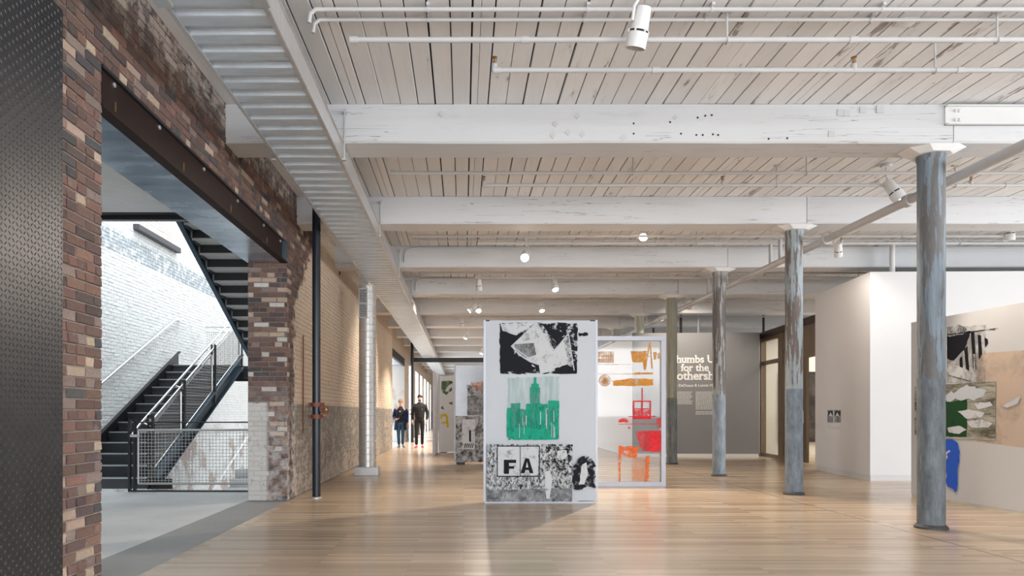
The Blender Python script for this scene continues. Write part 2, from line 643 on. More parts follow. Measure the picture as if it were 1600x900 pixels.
M['white'] = simple('white_enamel', (0.74, 0.74, 0.745), 0.45, 0, 0.04)
M['white_pipe'] = simple('white_painted_pipe', (0.53, 0.53, 0.54), 0.5, 0, 0.08, 6)
M['grey_pipe'] = simple('grey_painted_pipe', (0.47, 0.465, 0.46), 0.5, 0, 0.12, 6)
M['brass'] = simple('sprinkler_brass', (0.42, 0.27, 0.14), 0.4, 0.8)
M['wallpaint'] = simple('gallery_white', (0.68, 0.68, 0.69), 0.75, 0, 0.02, 2)
M['creampaint'] = simple('gallery_cream', (0.74, 0.71, 0.62), 0.8, 0, 0.03, 2)
M['greypaint'] = simple('gallery_grey', (0.225, 0.225, 0.232), 0.8, 0, 0.04, 2)
M['lintel'] = simple('brown_steel', (0.022, 0.012, 0.010), 0.65, 0.0, 0.35, 5, 0.1, spec=0.2)
M['black_steel'] = simple('black_steel', (0.028, 0.030, 0.034), 0.42, 0.4, 0.25, 6)
M['blue_steel'] = simple('blued_steel', (0.085, 0.125, 0.165), 0.38, 0.6, 0.2, 4)
M['dark_plate'] = simple('diamond_plate_steel', (0.055, 0.054, 0.058), 0.40, 0.65, 0.25, 7)
M['tread'] = simple('tread_steel', (0.42, 0.45, 0.48), 0.5, 0.2, 0.1, 12)
M['riser'] = simple('riser_steel', (0.045, 0.05, 0.058), 0.5, 0.3, 0.2, 20)
M['under'] = simple('tread_underside', (0.50, 0.50, 0.50), 0.7, 0, 0.15, 9)
M['stainless'] = simple('brushed_stainless', (0.66, 0.67, 0.68), 0.28, 0.9, 0.06, 20)
M['wire'] = simple('woven_wire', (0.52, 0.52, 0.51), 0.4, 0.6, 0.06, 20)
M['aluminium'] = simple('clear_aluminium', (0.42, 0.43, 0.48), 0.45, 0.55, 0.06, 6)
M['pipe_black'] = simple('black_pipe_paint', (0.012, 0.017, 0.026), 0.28, 0.1, 0.2, 5)
M['red_clamp'] = simple('red_oxide_clamp', (0.20, 0.055, 0.032), 0.5, 0.1, 0.15, 20)
M['valve_brass'] = simple('aged_brass', (0.36, 0.22, 0.10), 0.4, 0.8, 0.15, 30)


def soffit_plate():
    g = G('hot_rolled_plate')
    p = g.pos()
    n1 = g.noise(g.scale(p, (0.6, 1.8, 1)), 1.6, 4, 0.55)
    n2 = g.noise(p, 22, 5, 0.6)
    c = g.mix(g.step(n1, 0.35, 0.65), (0.26, 0.35, 0.45), (0.62, 0.74, 0.86))  # blue daylight reflected by the dark steel is put into its colour
    c = g.mix(g.math('MULTIPLY', g.step(n2, 0.60, 0.70), 0.35), c, (0.10, 0.12, 0.14))
    g.set(Base_Color=c, Metallic=0.85, Roughness=g.n('ShaderNodeMapRange', Value=n1, i3=0.18, i4=0.36).outputs[0])
    return g.m


M['soffit'] = soffit_plate()


def photo(name, dark, light, scale=3.0, thr=0.5, soft=0.12, seed=0.0, stretch=(1, 1, 1)):
    """screen-printed photograph: broken half-tones between an ink and its ground"""
    g = G(name)
    p = g.scale(g.shift(g.pos(), (seed, seed * 0.7, seed * 1.9)), stretch)
    a = g.noise(p, scale, 6, 0.66, 0.6)
    b = g.noise(p, scale * 4.5, 5, 0.65)
    v = g.math('ADD', g.math('MULTIPLY', a, 0.7), g.math('MULTIPLY', b, 0.3))
    f = g.step(v, thr - soft, thr + soft)
    g.set(Base_Color=g.mix(f, dark, light), Roughness=0.6)
    g.put(g.b.inputs['Specular IOR Level'], 0.15)
    return g.m


def ink(name, color, cover=0.8, scale=6.0, thr=0.45, soft=0.08, seed=0.0, stretch=(1, 1, 1), rough=0.55):
    """ink that lets the sheet below show through in patches"""
    g = G(name)
    p = g.scale(g.shift(g.pos(), (seed, seed * 0.7, seed * 1.9)), stretch)
    a = g.noise(p, scale, 6, 0.66, 0.4)
    f = g.step(a, thr - soft, thr + soft)
    g.set(Base_Color=color, Roughness=rough, Alpha=g.math('MULTIPLY', f, cover))
    g.put(g.b.inputs['Specular IOR Level'], 0.15)
    return g.m


INK = (0.010, 0.011, 0.016)
PAPER = (0.66, 0.68, 0.71)
M['sheet'] = simple('pale_blue_white_sheet', (0.575, 0.61, 0.665), 0.45, 0, 0.03, 2)
M['sheet_grey'] = simple('light_grey_sheet', (0.60, 0.60, 0.605), 0.5, 0, 0.03, 2)
M['ink_solid'] = photo('ink_solid', INK, (0.10, 0.105, 0.12), 9, 0.68, 0.06)
M['ink_rag'] = ink('ink_rag', INK, 0.95, 14, 0.47, 0.05, 3)
M['photo_bw'] = photo('photo_bw', INK, (0.62, 0.64, 0.66), 16, 0.505, 0.05, 5)
M['photo_bw2'] = photo('photo_bw2', INK, (0.62, 0.64, 0.66), 22, 0.49, 0.06, 8, (1.4, 1, 0.8))
M['photo_mid'] = photo('photo_mid', (0.05, 0.05, 0.055), (0.58, 0.58, 0.58), 11, 0.5, 0.09, 11)
M['photo_lily'] = photo('photo_lily', (0.12, 0.11, 0.075), (0.52, 0.50, 0.43), 3.2, 0.5, 0.10, 15, (0.5, 0.5, 2.6))
M['photo_white'] = photo('photo_white', (0.16, 0.17, 0.19), (0.66, 0.68, 0.71), 9, 0.40, 0.08, 19)
M['photo_grey'] = photo('photo_grey', (0.10, 0.105, 0.115), (0.46, 0.47, 0.49), 8, 0.52, 0.12, 21)
M['green_a'] = ink('ink_green_dense', (0.012, 0.40, 0.26), 0.95, 16, 0.36, 0.12, 2, (1, 1, 0.5))
M['green_b'] = ink('ink_green_mid', (0.05, 0.45, 0.32), 0.72, 10, 0.42, 0.16, 6, (2.5, 1, 0.3))
M['green_c'] = ink('ink_green_thin', (0.08, 0.48, 0.36), 0.13, 9, 0.46, 0.16, 9, (3, 1, 0.3))
M['green_dark'] = ink('ink_leaf_green', (0.018, 0.075, 0.028), 0.97, 5, 0.34, 0.05, 12)
M['blue'] = simple('ink_cobalt', (0.006, 0.10, 0.62), 0.5, 0, 0.06, 10)
M['peach'] = ink('ink_peach', (0.70, 0.56, 0.45), 0.75, 2, 0.3, 0.2, 4)
M['amber'] = ink('ink_amber', (0.78, 0.36, 0.05), 0.80, 9, 0.40, 0.14, 3)
M['amber_thin'] = ink('ink_amber_thin', (0.66, 0.36, 0.14), 0.38, 9, 0.45, 0.15, 5)
M['red'] = ink('ink_red', (0.86, 0.035, 0.05), 0.88, 14, 0.38, 0.12, 7)
M['red_thin'] = ink('ink_red_thin', (0.86, 0.05, 0.07), 0.6, 22, 0.47, 0.10, 9)
M['orange'] = ink('ink_orange', (0.92, 0.19, 0.04), 0.85, 12, 0.45, 0.12, 10)
M['orange_thin'] = ink('ink_orange_thin', (0.90, 0.30, 0.10), 0.30, 7, 0.46, 0.15, 13)
M['yellow'] = ink('ink_yellow', (0.85, 0.60, 0.03), 0.9, 8, 0.35, 0.1, 15)
M['sage'] = ink('ink_sage', (0.13, 0.22, 0.10), 0.85, 10, 0.45, 0.08, 17)
M['lettering'] = simple('white_lettering', (0.80, 0.79, 0.77), 0.6, 0, 0.01)


def acrylic():
    g = G('clear_acrylic')
    tr = g.n('ShaderNodeBsdfTransparent', Color=(0.97, 0.97, 0.97))
    gl = g.n('ShaderNodeBsdfGlossy', Color=(1, 1, 1), Roughness=0.04)
    wv = g.noise(g.pos(), 1.5, 2)
    fc = g.n('ShaderNodeLayerWeight', Blend=0.5).outputs['Facing']
    fr = g.math('ADD', 0.035, g.math('MULTIPLY', g.math('POWER', fc, 4.0), 0.5))
    mx = g.n('ShaderNodeMixShader', i0=g.math('MULTIPLY', fr, g.step(wv, -0.4, 0.6)), i1=tr.outputs[0], i2=gl.outputs[0])
    g.nt.links.new(mx.outputs[0], g.out.inputs['Surface'])
    return g.m


M['acrylic'] = acrylic()


def bronze_wood():
    g = G('bronze_brown_frame')
    p = g.pos()
    n1 = g.noise(g.scale(p, (6, 6, 0.8)), 2.0, 5, 0.6)
    c = g.mix(n1, (0.135, 0.095, 0.06), (0.29, 0.215, 0.14))
    g.set(Base_Color=c, Roughness=0.4, Metallic=0.25)
    return g.m


M['bronze'] = bronze_wood()
M['header'] = simple('dark_header', (0.055, 0.035, 0.026), 0.5, 0.2, 0.2, 5)

M['mirror_sheet'] = simple('mirror_finish_sheet', (0.26, 0.265, 0.28), 0.30, 0.75, 0.35, 1.5)
rng = random.Random(7)
WX = -2.40        # face of the long brick wall
WB = -2.94        # its back face towards the stair hall
CEIL = 4.32
BEAM_B = 3.93
BAY = 2.95
BEAM_Y = [7.11 + BAY * k for k in range(-1, 14)]
OP1 = (4.54, 9.31)
OP2 = (23.1, 28.1)
COURSE = 0.0677

# ------------------------------------------------------------------ floors
structure(MB().box(-2.40, 17.0, -5.5, 60.0, -0.12, 0.0).build('floor', M['floor']), 'pale maple strip floor of the gallery')
structure(MB().box(-2.97, -2.40, -2.0, 60.0, -0.25, -0.004).build('floor_threshold', M['threshold']), 'dark concrete threshold strip under the brick wall')
structure(MB().box(-6.45, -2.97, -2.0, 10.40, -0.25, -0.004).build('floor_stair_hall', M['concrete']), 'pale concrete floor of the stair hall')
structure(MB().box(-6.45, -2.97, 10.40, 23.0, -2.5, -2.35).build('floor_lower_level', M['concrete']), 'pale floor of the level below the stair')
structure(MB().box(-6.45, -2.97, 23.0, 60.0, -0.25, -0.004).build('floor_far_hall', M['concrete']), 'pale floor beyond the far openings')

# ------------------------------------------------------------------ brick laying
CLAY = [((0.148, 0.092, 0.078), 16), ((0.178, 0.108, 0.088), 12), ((0.122, 0.082, 0.074), 14), ((0.096, 0.070, 0.067), 10),
        ((0.215, 0.125, 0.098), 8), ((0.235, 0.180, 0.160), 7), ((0.080, 0.076, 0.080), 5), ((0.44, 0.34, 0.265), 8)]
CLAY_LITE = CLAY + [((0.56, 0.53, 0.50), 9), ((0.50, 0.40, 0.32), 5)]


def clay(pal, r):
    t = r.uniform(0, sum(w for _, w in pal))
    for c, w in pal:
        t -= w
        if t <= 0:
            break
    k = r.uniform(1.0, 1.32)
    return (c[0] * k, c[1] * k * r.uniform(0.95, 1.05), c[2] * k, 1.0)


def lay(u0, u1, v0, v1, r, bond='run'):
    """bricks (u, v, length, height) of a field"""
    out = []
    n0 = int(math.floor(v0 / COURSE + 0.001))
    n1 = int(math.ceil(v1 / COURSE))
    for n in range(n0, n1):
        head = (n % 7 == 3)
        L = 0.105 if head else 0.212
        off = (0.05 if head else (0.106 if n % 2 else 0.0))
        u = math.floor((u0 - off) / L) * L + off
        while u < u1:
            l = L
            a, b = max(u, u0), min(u + l, u1)
            if b - a > 0.03:
                if (not head) and r.random() < 0.10 and b - a > 0.2:
                    m = a + 0.106
                    out.append((a + 0.005, n * COURSE + 0.005, m - a - 0.010, COURSE - 0.010))
                    out.append((m + 0.005, n * COURSE + 0.005, b - m - 0.010, COURSE - 0.010))
                else:
                    out.append((a + 0.005, n * COURSE + 0.005, b - a - 0.010, COURSE - 0.010))
            u += l
    return out


def brick_verts(l, h, d, r, j=0.003):
    """front of a worn brick: l along u, h up, d outwards (w axis); 13 vertices"""
    def jt():
        return r.uniform(-j, j)
    v = [(0, 0, -0.01), (l, 0, -0.01), (l, h, -0.01), (0, h, -0.01)]
    v += [(0 + jt(), 0 + jt(), d * 0.55), (l + jt(), 0 + jt(), d * 0.55), (l + jt(), h + jt(), d * 0.55), (0 + jt(), h + jt(), d * 0.55)]
    b = 0.0045
    v += [(b + jt(), b + jt(), d + jt()), (l - b + jt(), b + jt(), d + jt()), (l - b + jt(), h - b + jt(), d + jt()), (b + jt(), h - b + jt(), d + jt())]
    f = []
    for s in (0, 4):
        for k in range(4):
            k2 = (k + 1) % 4
            f.append([s + k, s + k2, s + 4 + k2, s + 4 + k])
    f.append([8, 9, 10, 11])
    return v, f


# frames: how (u, v, w) of a brick field map into the place
def frame_x(x):        # wall face looking towards +x ; u = Y, v = Z
    return lambda u, v, w: (x + w, u, v)


def frame_y(y):        # jamb face looking towards -y ; u = X, v = Z
    return lambda u, v, w: (u, y - w, v)


def brick_field(name, fields, mat, parent, r, pal, depth=0.010, j=0.003):
    mb = MB()
    for fr, bricks in fields:
        for (u, v, l, h) in bricks:
            vs, fs = brick_verts(l, h, depth * r.uniform(0.6, 1.25), r, j)
            n = len(mb.v)
            mb.v += [Vector(fr(u + a, v + b, w)) for a, b, w in vs]
            c = clay(pal, r)
            for q in fs:
                mb.f.append([n + i for i in q])
                mb.c.append(c)
    o = mb.build(name, mat, parent, fixnormals=True)
    o['kind'] = 'stuff'
    return o


BRICK_MESH = {}


def brick_objects(fr, bricks, parent, r, pal, depth=0.012):
    for (u, v, l, h) in bricks:
        key = (fr is FX, round(l, 2), r.randrange(3))
        if key not in BRICK_MESH:
            vs, fs = brick_verts(round(l, 2) if l > 0.19 else l, h, depth, r, 0.0035)
            me = bpy.data.meshes.new('brick')
            o0 = Vector(fr(0, 0, 0))
            me.from_pydata([tuple(Vector(fr(a, b, w)) - o0) for a, b, w in vs], [], fs)
            bm = bmesh.new()
            bm.from_mesh(me)
            bmesh.ops.recalc_face_normals(bm, faces=bm.faces[:])
            bm.to_mesh(me)
            bm.free()
            me.materials.append(M['brick_obj'])
            BRICK_MESH[key] = me
        o = bpy.data.objects.new('brick', BRICK_MESH[key])
        COL.objects.link(o)
        place(o, fr(u, v, r.uniform(-0.003, 0.002)), parent)
        o.color = clay(pal, r)


FX = frame_x(WX - 0.012)

# near pier and the brickwork over the first opening
core = MB()
core.box(WB, WX - 0.012, -2.0, OP1[0], 0, CEIL)
core.box(WB, WX - 0.012, OP1[0], OP1[1], 3.52, CEIL)
wall_left = structure(core.build('wall_left', M['mortar'], origin=(WX, 4.0, 0)), 'old red brick wall around the stair opening')
near = lay(3.86, OP1[0], 0.0, 3.53, rng)
over = lay(3.0, 6.0, 3.53, CEIL, rng)
brick_objects(FX, near, wall_left, rng, CLAY)
left_over = [b for b in over if b[0] > 3.9][:max(0, 298 - len(near))]
brick_objects(FX, left_over, wall_left, rng, CLAY)
seen = set(left_over)
rest = [b for b in over if b not in seen] + lay(6.0, OP1[1], 3.53, CEIL, rng) + lay(2.2, 3.86, 0, 3.53, rng)
brick_field('brick_courses', [(FX, rest)], M['brick_attr'], wall_left, rng, CLAY)

# the long pier between the two openings: brick corner, then painted
core = MB()
core.box(WB, WX - 0.012, OP1[1] + 0.012, OP2[0], 0, CEIL)
core.box(WB, WX - 0.012, OP1[1] - 0.02, OP1[1] + 0.012, 3.62, CEIL)
wall_mid = structure(core.build('wall_left_painted', M['mortar'], origin=(WX, 12, 0)), 'tan painted brick wall with worn grey dado')
FJ = frame_y(OP1[1] + 0.012)
jamb = lay(WB, WX - 0.002, 0.0, 3.26, rng)
brick_objects(FJ, jamb, wall_mid, rng, CLAY_LITE)
brick_field('brick_courses', [(FX, lay(OP1[1], OP2[0], 0, CEIL, rng))], M['brick_attr'], wall_mid, rng, CLAY, 0.010, 0.0025)

# over the second opening and the far piers between tall windows
core = MB()
core.box(WB, WX - 0.012, OP2[0], OP2[1], 3.40, CEIL)
piers = [(28.1, 30.2), (32.6, 34.3), (36.6, 38.0), (40.2, 41.6), (43.8, 45.2), (47.4, 48.8), (51.0, 54.0)]
for a, b in piers:
    core.box(WB, WX - 0.012, a, b, 0, 3.3)
core.box(WB, WX - 0.012, 28.1, 54.0, 3.3, CEIL)
wall_far = structure(core.build('wall_left_far', M['mortar'], origin=(WX, 40, 0)), 'far painted brick piers between tall bright openings')
brick_field('brick_courses', [(frame_y(28.1), lay(WB, WX, 0, 3.4, rng)), (FX, lay(28.1, 30.2, 0, 3.3, rng))], M['brick_attr'], wall_far, rng, CLAY_LITE)

# end of the long room
structure(MB().box(-2.94, 6.0, 54.0, 54.3, 0, CEIL).build('wall_back', M['wallpaint']), 'white end wall far down the room')
# outside wall of the far hall, whitewashed, seen through the tall openings
structure(MB().box(-6.75, -6.45, 23.0, 60.0, -0.3, 2.2).build('wall_far_hall', M['ww_brick']), 'low whitewashed wall beyond the far openings')

# ------------------------------------------------------------------ whitewashed wall of the stair hall
hall = structure(MB().box(-6.95, -6.462, -2.0, 23.0, -2.5, 8.5).build('wall_stair_hall', M['ww_joint'], origin=(-6.5, 12, 0)), 'whitewashed brick wall behind the stair')
FH = frame_x(-6.462)
brick_field('brick_courses', [(FH, lay(9.8, 21.6, -1.6, 5.9, rng))], M['ww_brick'], hall, rng, CLAY, 0.008, 0.0028)
sill = MB()
sill.bevbox(-6.50, -6.34, 13.35, 15.35, 4.78, 4.90, 0.012)
tag(sill.build('window_sill', M['col_iron'], hall), 'dark stone sill')

# ------------------------------------------------------------------ ceiling: planks with open joints under a dark deck
ceil = structure(MB().box(WX - 0.3, 17.0, -2.0, 56.0, CEIL + 0.045, CEIL + 0.15).build('ceiling', M['dark_gap']), 'whitewashed plank ceiling')
PL = 0.177
x = WX
k = 0
while x < 16.6:
    w = PL
    gap = rng.choice([0.006, 0.010, 0.013, 0.016, 0.008])
    if rng.random() < 0.12:
        # a plank ripped into two narrow ones
        a = w * rng.uniform(0.35, 0.65)
        parts = [(x, x + a - 0.004), (x + a, x + w - gap)]
    else:
        parts = [(x, x + w - gap)]
    for (a, b) in parts:
        dz = rng.uniform(0, 0.006)
        mb = MB()
        c = 0.003
        n = 0
        y0, y1 = -1.5, 55.0
        mb.v = [Vector(q) for q in ((a, y0, CEIL + 0.04), (b, y0, CEIL + 0.04), (b, y0, CEIL + dz + c), (b - c, y0, CEIL + dz), (a + c, y0, CEIL + dz), (a, y0, CEIL + dz + c),
                                    (a, y1, CEIL + 0.04), (b, y1, CEIL + 0.04), (b, y1, CEIL + dz + c), (b - c, y1, CEIL + dz), (a + c, y1, CEIL + dz), (a, y1, CEIL + dz + c))]
        for q in range(6):
            q2 = (q + 1) % 6
            mb.f.append([q, q2, 6 + q2, 6 + q])
        mb.f.append([5, 4, 3, 2, 1, 0])
        mb.f.append([6, 7, 8, 9, 10, 11])
        mb.build('plank', M['plank'], ceil)
    x += w

# ------------------------------------------------------------------ white gallery walls on the right
wr = MB()
q = [(7.16, 12.02), (15.5, 11.8), (15.5, 14.4), (7.42, 14.4), (7.34, 13.76)]
wr.slab([(a, b, 0.10) for a, b in q], (0, 0, 3.58))
wall_right = structure(wr.build('wall_right', M['wallpaint']), 'tall white gallery wall with an angled corner')
bb = MB()
q2 = [(7.175, 12.035), (15.45, 11.815), (15.45, 14.35), (7.43, 14.35), (7.355, 13.75)]
bb.slab([(a, b, 0.0) for a, b in q2], (0, 0, 0.10))
structure(bb.build('baseboard_right', M['sheet_grey'], wall_right))

# grey wall with the exhibition title, and the white side of the same block
gy = MB()
GA, GB = (4.60, 18.60), (7.98, 18.42)
gy.slab([(GA[0], GA[1], 0.09), (GB[0], GB[1], 0.09), (8.40, 19.30, 0.09), (GB[0], GB[1] + 0.12, 0.09), (GA[0] + 0.02, GA[1] + 0.12, 0.09)], (0, 0, 3.28))
wall_title = structure(gy.build('wall_title', M['greypaint']), 'dark grey wall carrying the exhibition title')
bg = MB()
bg.slab([(GA[0], GA[1] - 0.012, 0), (GB[0] - 0.02, GB[1] - 0.012, 0), (GB[0] - 0.02, GB[1] + 0.11, 0), (GA[0] + 0.02, GA[1] + 0.11, 0)], (0, 0, 0.09))
structure(bg.build('baseboard_title', M['wallpaint'], wall_title))
ws = MB()
ws.slab([(4.60, 18.605, 0), (4.655, 18.73, 0), (4.80, 26.0, 0), (4.74, 26.0, 0)], (0, 0, 3.37))
structure(ws.build('wall_title_side', M['wallpaint']), 'white side wall behind the clear framed sheet')
# cream room behind the bronze screen
cr = MB()
cr.box(8.62, 16.0, 19.62, 19.82, 0, 3.4)
structure(cr.build('wall_cream_room', M['creampaint']), 'cream wall inside the side room')

# stair hall slab (the upper floor) with its steel edge
sl = MB()
sl.box(-6.45, WB, 2.0, 10.36, 4.20, 4.40)
upper = structure(sl.build('ceiling_stair_hall', M['slab']), 'pale concrete slab above the stair hall')
MB().box(-6.45, WB, 10.36, 10.46, 4.13, 4.42).build('edge_channel', M['black_steel'], upper)
MB().box(-6.45, WB, 10.22, 10.36, 4.185, 4.20).build('edge_flange', M['black_steel'], upper)

# ------------------------------------------------------------------ timber beams, in two lengths meeting over the columns
ORD = ['hidden', 'nearest', 'second', 'third', 'fourth', 'fifth', 'sixth', 'seventh', 'eighth', 'ninth', 'tenth', 'eleventh', 'twelfth', 'thirteenth', 'fourteenth']
COLX = 4.87
beams = []


def beam_mesh(x0, x1, yc, r):
    mb = MB()
    n = 14
    rings = []
    for i in range(n + 1):
        xx = x0 + (x1 - x0) * i / n
        w = 0.208 + (r.uniform(-0.004, 0.004))
        zb = BEAM_B + r.uniform(-0.004, 0.004)
        c = 0.012 + r.uniform(0, 0.008)
        base = len(mb.v)
        for yy, zz in ((-w, CEIL - 0.001), (-w, zb + c), (-w + c, zb), (w - c, zb), (w, zb + c), (w, CEIL - 0.001)):
            mb.v.append(Vector((xx, yc + yy, zz)))
        rings.append(base)
    for a, b in zip(rings, rings[1:]):
        for q in range(6):
            q2 = (q + 1) % 6
            mb.f.append([a + q, a + q2, b + q2, b + q])
    mb.f.append([rings[0] + q for q in range(6)])
    mb.f.append([rings[-1] + q for q in reversed(range(6))])
    return mb


for i, yb in enumerate(BEAM_Y):
    if i == 0:
        continue
    for side in (0, 1):
        x0, x1 = (WX - 0.05, COLX + 0.09 - 0.01) if side == 0 else (COLX + 0.09, 16.0)
        if side == 1 and yb > 32:
            continue
        o = beam_mesh(x0, x1, yb, rng).build('ceiling_beam', M['beam'])
        where = 'left of its column, running to the brick wall' if side == 0 else 'right of its column, running to the side wall'
        tag(o, '%s white painted timber ceiling beam from the camera, length %s' % (ORD[i], where), 'beam', 'white painted ceiling beams')
        beams.append(o)

b1l, b1r = beams[0], beams[1]
# wooden plugs let into the nearest beam
yf = BEAM_Y[1] - 0.2085
for (px, py, s) in ((868, 194, 5), (864, 212, 5), (888, 207, 5), (910, 210, 5), (974, 215, 6), (902, 181, 5), (1055, 184, 4), (690, 178, 5), (1313, 176, 5), (1323, 177, 5), (1348, 172, 5), (1375, 171, 6), (1299, 209, 5)):
    c = P(px, py, yf)
    h = s * yf / FPX
    pts = [(c.x - h, c.y, c.z), (c.x, c.y, c.z - h), (c.x + h, c.y, c.z), (c.x, c.y, c.z + h)] if px < 1200 else [(c.x - h, c.y, c.z - h), (c.x + h, c.y, c.z - h * 0.9), (c.x + h, c.y, c.z + h), (c.x - h * 0.9, c.y, c.z + h)]
    MB().slab(pts, (0, -0.006, 0)).build('plug', M['white_pipe'], b1l)
for (px, py) in ((1090, 184), (1102, 181), (1112, 180), (1064, 209), (1088, 211), (1098, 211), (1114, 210), (1122, 211), (1047, 191), (990, 193), (990, 209), (1230, 216), (1201, 217)):
    c = P(px, py, yf)
    MB().lathe([(0.010, 0), (0.010, 0.004), (0.005, 0.004)], align((0, -1, 0), c), 10).build('nail_hole', M['dark_gap'], b1l)
# steel strengthening channel on the right length of the nearest beam
c0, c1 = P(1478, 165, yf - 0.02), P(1760, 195, yf - 0.02)
ch = MB()
ch.box(c0.x, c1.x, yf - 0.012, yf, c1.z, c0.z)
ch.box(c0.x, c1.x, yf - 0.05, yf, c0.z - 0.012, c0.z)
ch.box(c0.x, c1.x, yf - 0.05, yf, c1.z, c1.z + 0.012)
ch.build('steel_channel', M['white'], b1r)
for zz in (c0.z - 0.05, c1.z + 0.05):
    for xx in (c0.x + 0.1, c0.x + 0.14):
        MB().lathe([(0.018, 0), (0.018, 0.012), (0.010, 0.018)], align((0, -1, 0), (xx, yf - 0.012, zz)), 6).build('bolt', M['white'], b1r)
# dark strips standing in for shade in the pockets where beams enter the wall
for i in (1, 2, 3):
    MB().box(WX - 0.01, WX + 0.012, BEAM_Y[i] + 0.212, BEAM_Y[i] + 0.235, BEAM_B - 0.06, CEIL - 0.02).build('pocket_shade', M['dark_gap'], beams[2 * (i - 1)])

# dark steel member far down the room
tag(MB().box(WX + 0.02, 7.0, 31.0, 31.2, 3.50, 3.70).build('steel_crossbeam', M['black_steel']), 'dark steel crossbeam far down the room under the ceiling', 'beam')

# ------------------------------------------------------------------ columns
names = ['thick slate-blue peeling column, largest and nearest, before the printed wall panel',
         'sky-blue flaking column in front of the bronze glazed screen',
         'heavily flaking grey column at the right end of the white title lettering',
         'olive-grey painted column beside the clear framed sheet',
         'pale cream and brown column behind the top of the clear framed sheet',
         'small grey-green column half hidden behind the framed sheet']
cols = []
for k in range(6):
    yb = BEAM_Y[k + 1]
    r0 = 0.126 if k == 0 else 0.120
    root = empty('column', (COLX, yb, 0))
    tag(root, names[k], 'column', 'cast columns along the gallery')
    T = Matrix.Translation((COLX, yb, 0))
    prof = [(r0 * 1.02, 0.02)] + [(r0 * (1.0 + 0.01 * math.sin(j * 2.1 + k)), 0.05 + j * (3.80 - 0.05) / 24.0) for j in range(25)] + [(r0 * 1.08, 3.84), (r0 * 1.09, 3.875)]
    MB().lathe(prof, T, 40).build('shaft', M['col'][k], root, smooth=True)
    MB().lathe([(r0 * 1.22, 0.0), (r0 * 1.22, 0.018), (r0 * 1.12, 0.032), (r0 * 1.0, 0.045)], T, 40).build('base_ring', M['col_iron'], root, smooth=True)
    cp = MB()
    prf = [(0.0, 0.0)]
    z0, z1 = 3.87, BEAM_B + 0.001
    lo_, hi_ = 0.17, 0.30
    pts_lo = [(COLX + lo_ * sx * a, yb + 0.16 * sy * b, z0) for sx, sy, a, b in ((-1, -1, 1, .5), (-1, -1, .5, 1), (1, -1, .5, 1), (1, -1, 1, .5), (1, 1, 1, .5), (1, 1, .5, 1), (-1, 1, .5, 1), (-1, 1, 1, .5))]
    pts_hi = [(COLX + hi_ * (p[0] - COLX) / lo_, yb + 0.20 * (p[1] - yb) / 0.16, z1) for p in pts_lo]
    n = len(cp.v)
    cp.v += [Vector(p) for p in pts_lo + pts_hi]
    cp.f += [[n + q for q in reversed(range(8))], [n + 8 + q for q in range(8)]]
    for q in range(8):
        cp.f.append([n + q, n + (q + 1) % 8, n + 8 + (q + 1) % 8, n + 8 + q])
    cp.build('capital', M['white'], root)
    cols.append(root)

# ------------------------------------------------------------------ steel lintels over the openings
for (a, b, zt, lab) in ((OP1[0], OP1[1], 3.52, 'dark brown riveted steel channel lintel over the near stair opening'), (OP2[0], OP2[1], 3.40, 'brown steel lintel over the far opening behind the two people')):
    root = empty('steel_lintel', ((WX + WB) / 2, (a + b) / 2, zt - 0.28))
    tag(root, lab, 'lintel')
    zb = zt - 0.28
    MB().box(WX - 0.035, WX - 0.02, a - 0.14 * 0, b - 0.001, zb + 0.02, zt - 0.02).build('web', M['lintel'], root)
    MB().box(WX - 0.09, WX + 0.004, a, b - 0.001, zt - 0.022, zt).build('top_flange', M['black_steel'], root)
    MB().box(WX - 0.09, WX + 0.004, a, b - 0.001, zb, zb + 0.018).build('bottom_flange', M['lintel'], root)
    MB().box(WB, WX - 0.09, a, b - 0.001, zb + 0.004, zb + 0.016).build('soffit_plate', M['soffit'], root)
    MB().box(WB, WX - 0.035, b - 0.012, b - 0.001, zb + 0.016, zt - 0.03).build('end_plate', M['black_steel'], root)
    if a < 10:
        MB().box(WX - 0.03, WX + 0.006, b - 0.20, b - 0.002, zb + 0.02, zt - 0.02).build('bearing_plate', M['blue_steel'], root)
        for yy in (4.72, 5.42, 6.35, 7.3, 8.25, 9.0):
            MB().lathe([(0.020, 0), (0.020, 0.012), (0.012, 0.018)], align((1, 0, 0), (WX - 0.02, yy, zt - 0.055)), 6).build('bolt', M['stainless'], root)
        for yy in (4.74, 5.9, 7.1, 8.4):
            MB().box(WX - 0.02, WX - 0.012, yy, yy + 0.006, zb + 0.05, zb + 0.12).build('weld', M['valve_brass'], root)

# ------------------------------------------------------------------ sliding door clad in diamond plate
dr = empty('sliding_door', (-2.32, 2.8, 0))
tag(dr, 'tall dark diamond-plate steel sliding door at the left edge', 'door')
DX = -2.32
MB().box(DX - 0.06, DX, 1.6, 3.955, 0.01, 3.53).build('door_leaf', M['dark_plate'], dr)
lug = MB()
pit = 0.030
iz = 0
z = 0.02
while z < 3.51:
    iy = 0
    y = 2.35
    while y < 3.945:
        up = 1 if (iy + iz) % 2 else -1
        cy, cz = y, z
        a = 0.0135
        t = 0.0042
        d1 = Vector((0, math.cos(math.radians(52)) * a, math.sin(math.radians(52)) * a * up))
        d2 = Vector((0, -math.sin(math.radians(52)) * t, math.cos(math.radians(52)) * t * up))
        c = Vector((DX, cy, cz))
        n = len(lug.v)
        lug.v += [c - d1, c - d2, c + d1, c + d2, c + Vector((0.0035, 0, 0)) - d1 * 0.45, c + Vector((0.0035, 0, 0)) + d1 * 0.45]
        lug.f += [[n, n + 1, n + 4], [n + 1, n + 2, n + 5, n + 4], [n + 2, n + 3, n + 5], [n + 3, n, n + 4, n + 5]]
        y += pit
        iy += 1
    z += pit
    iz += 1
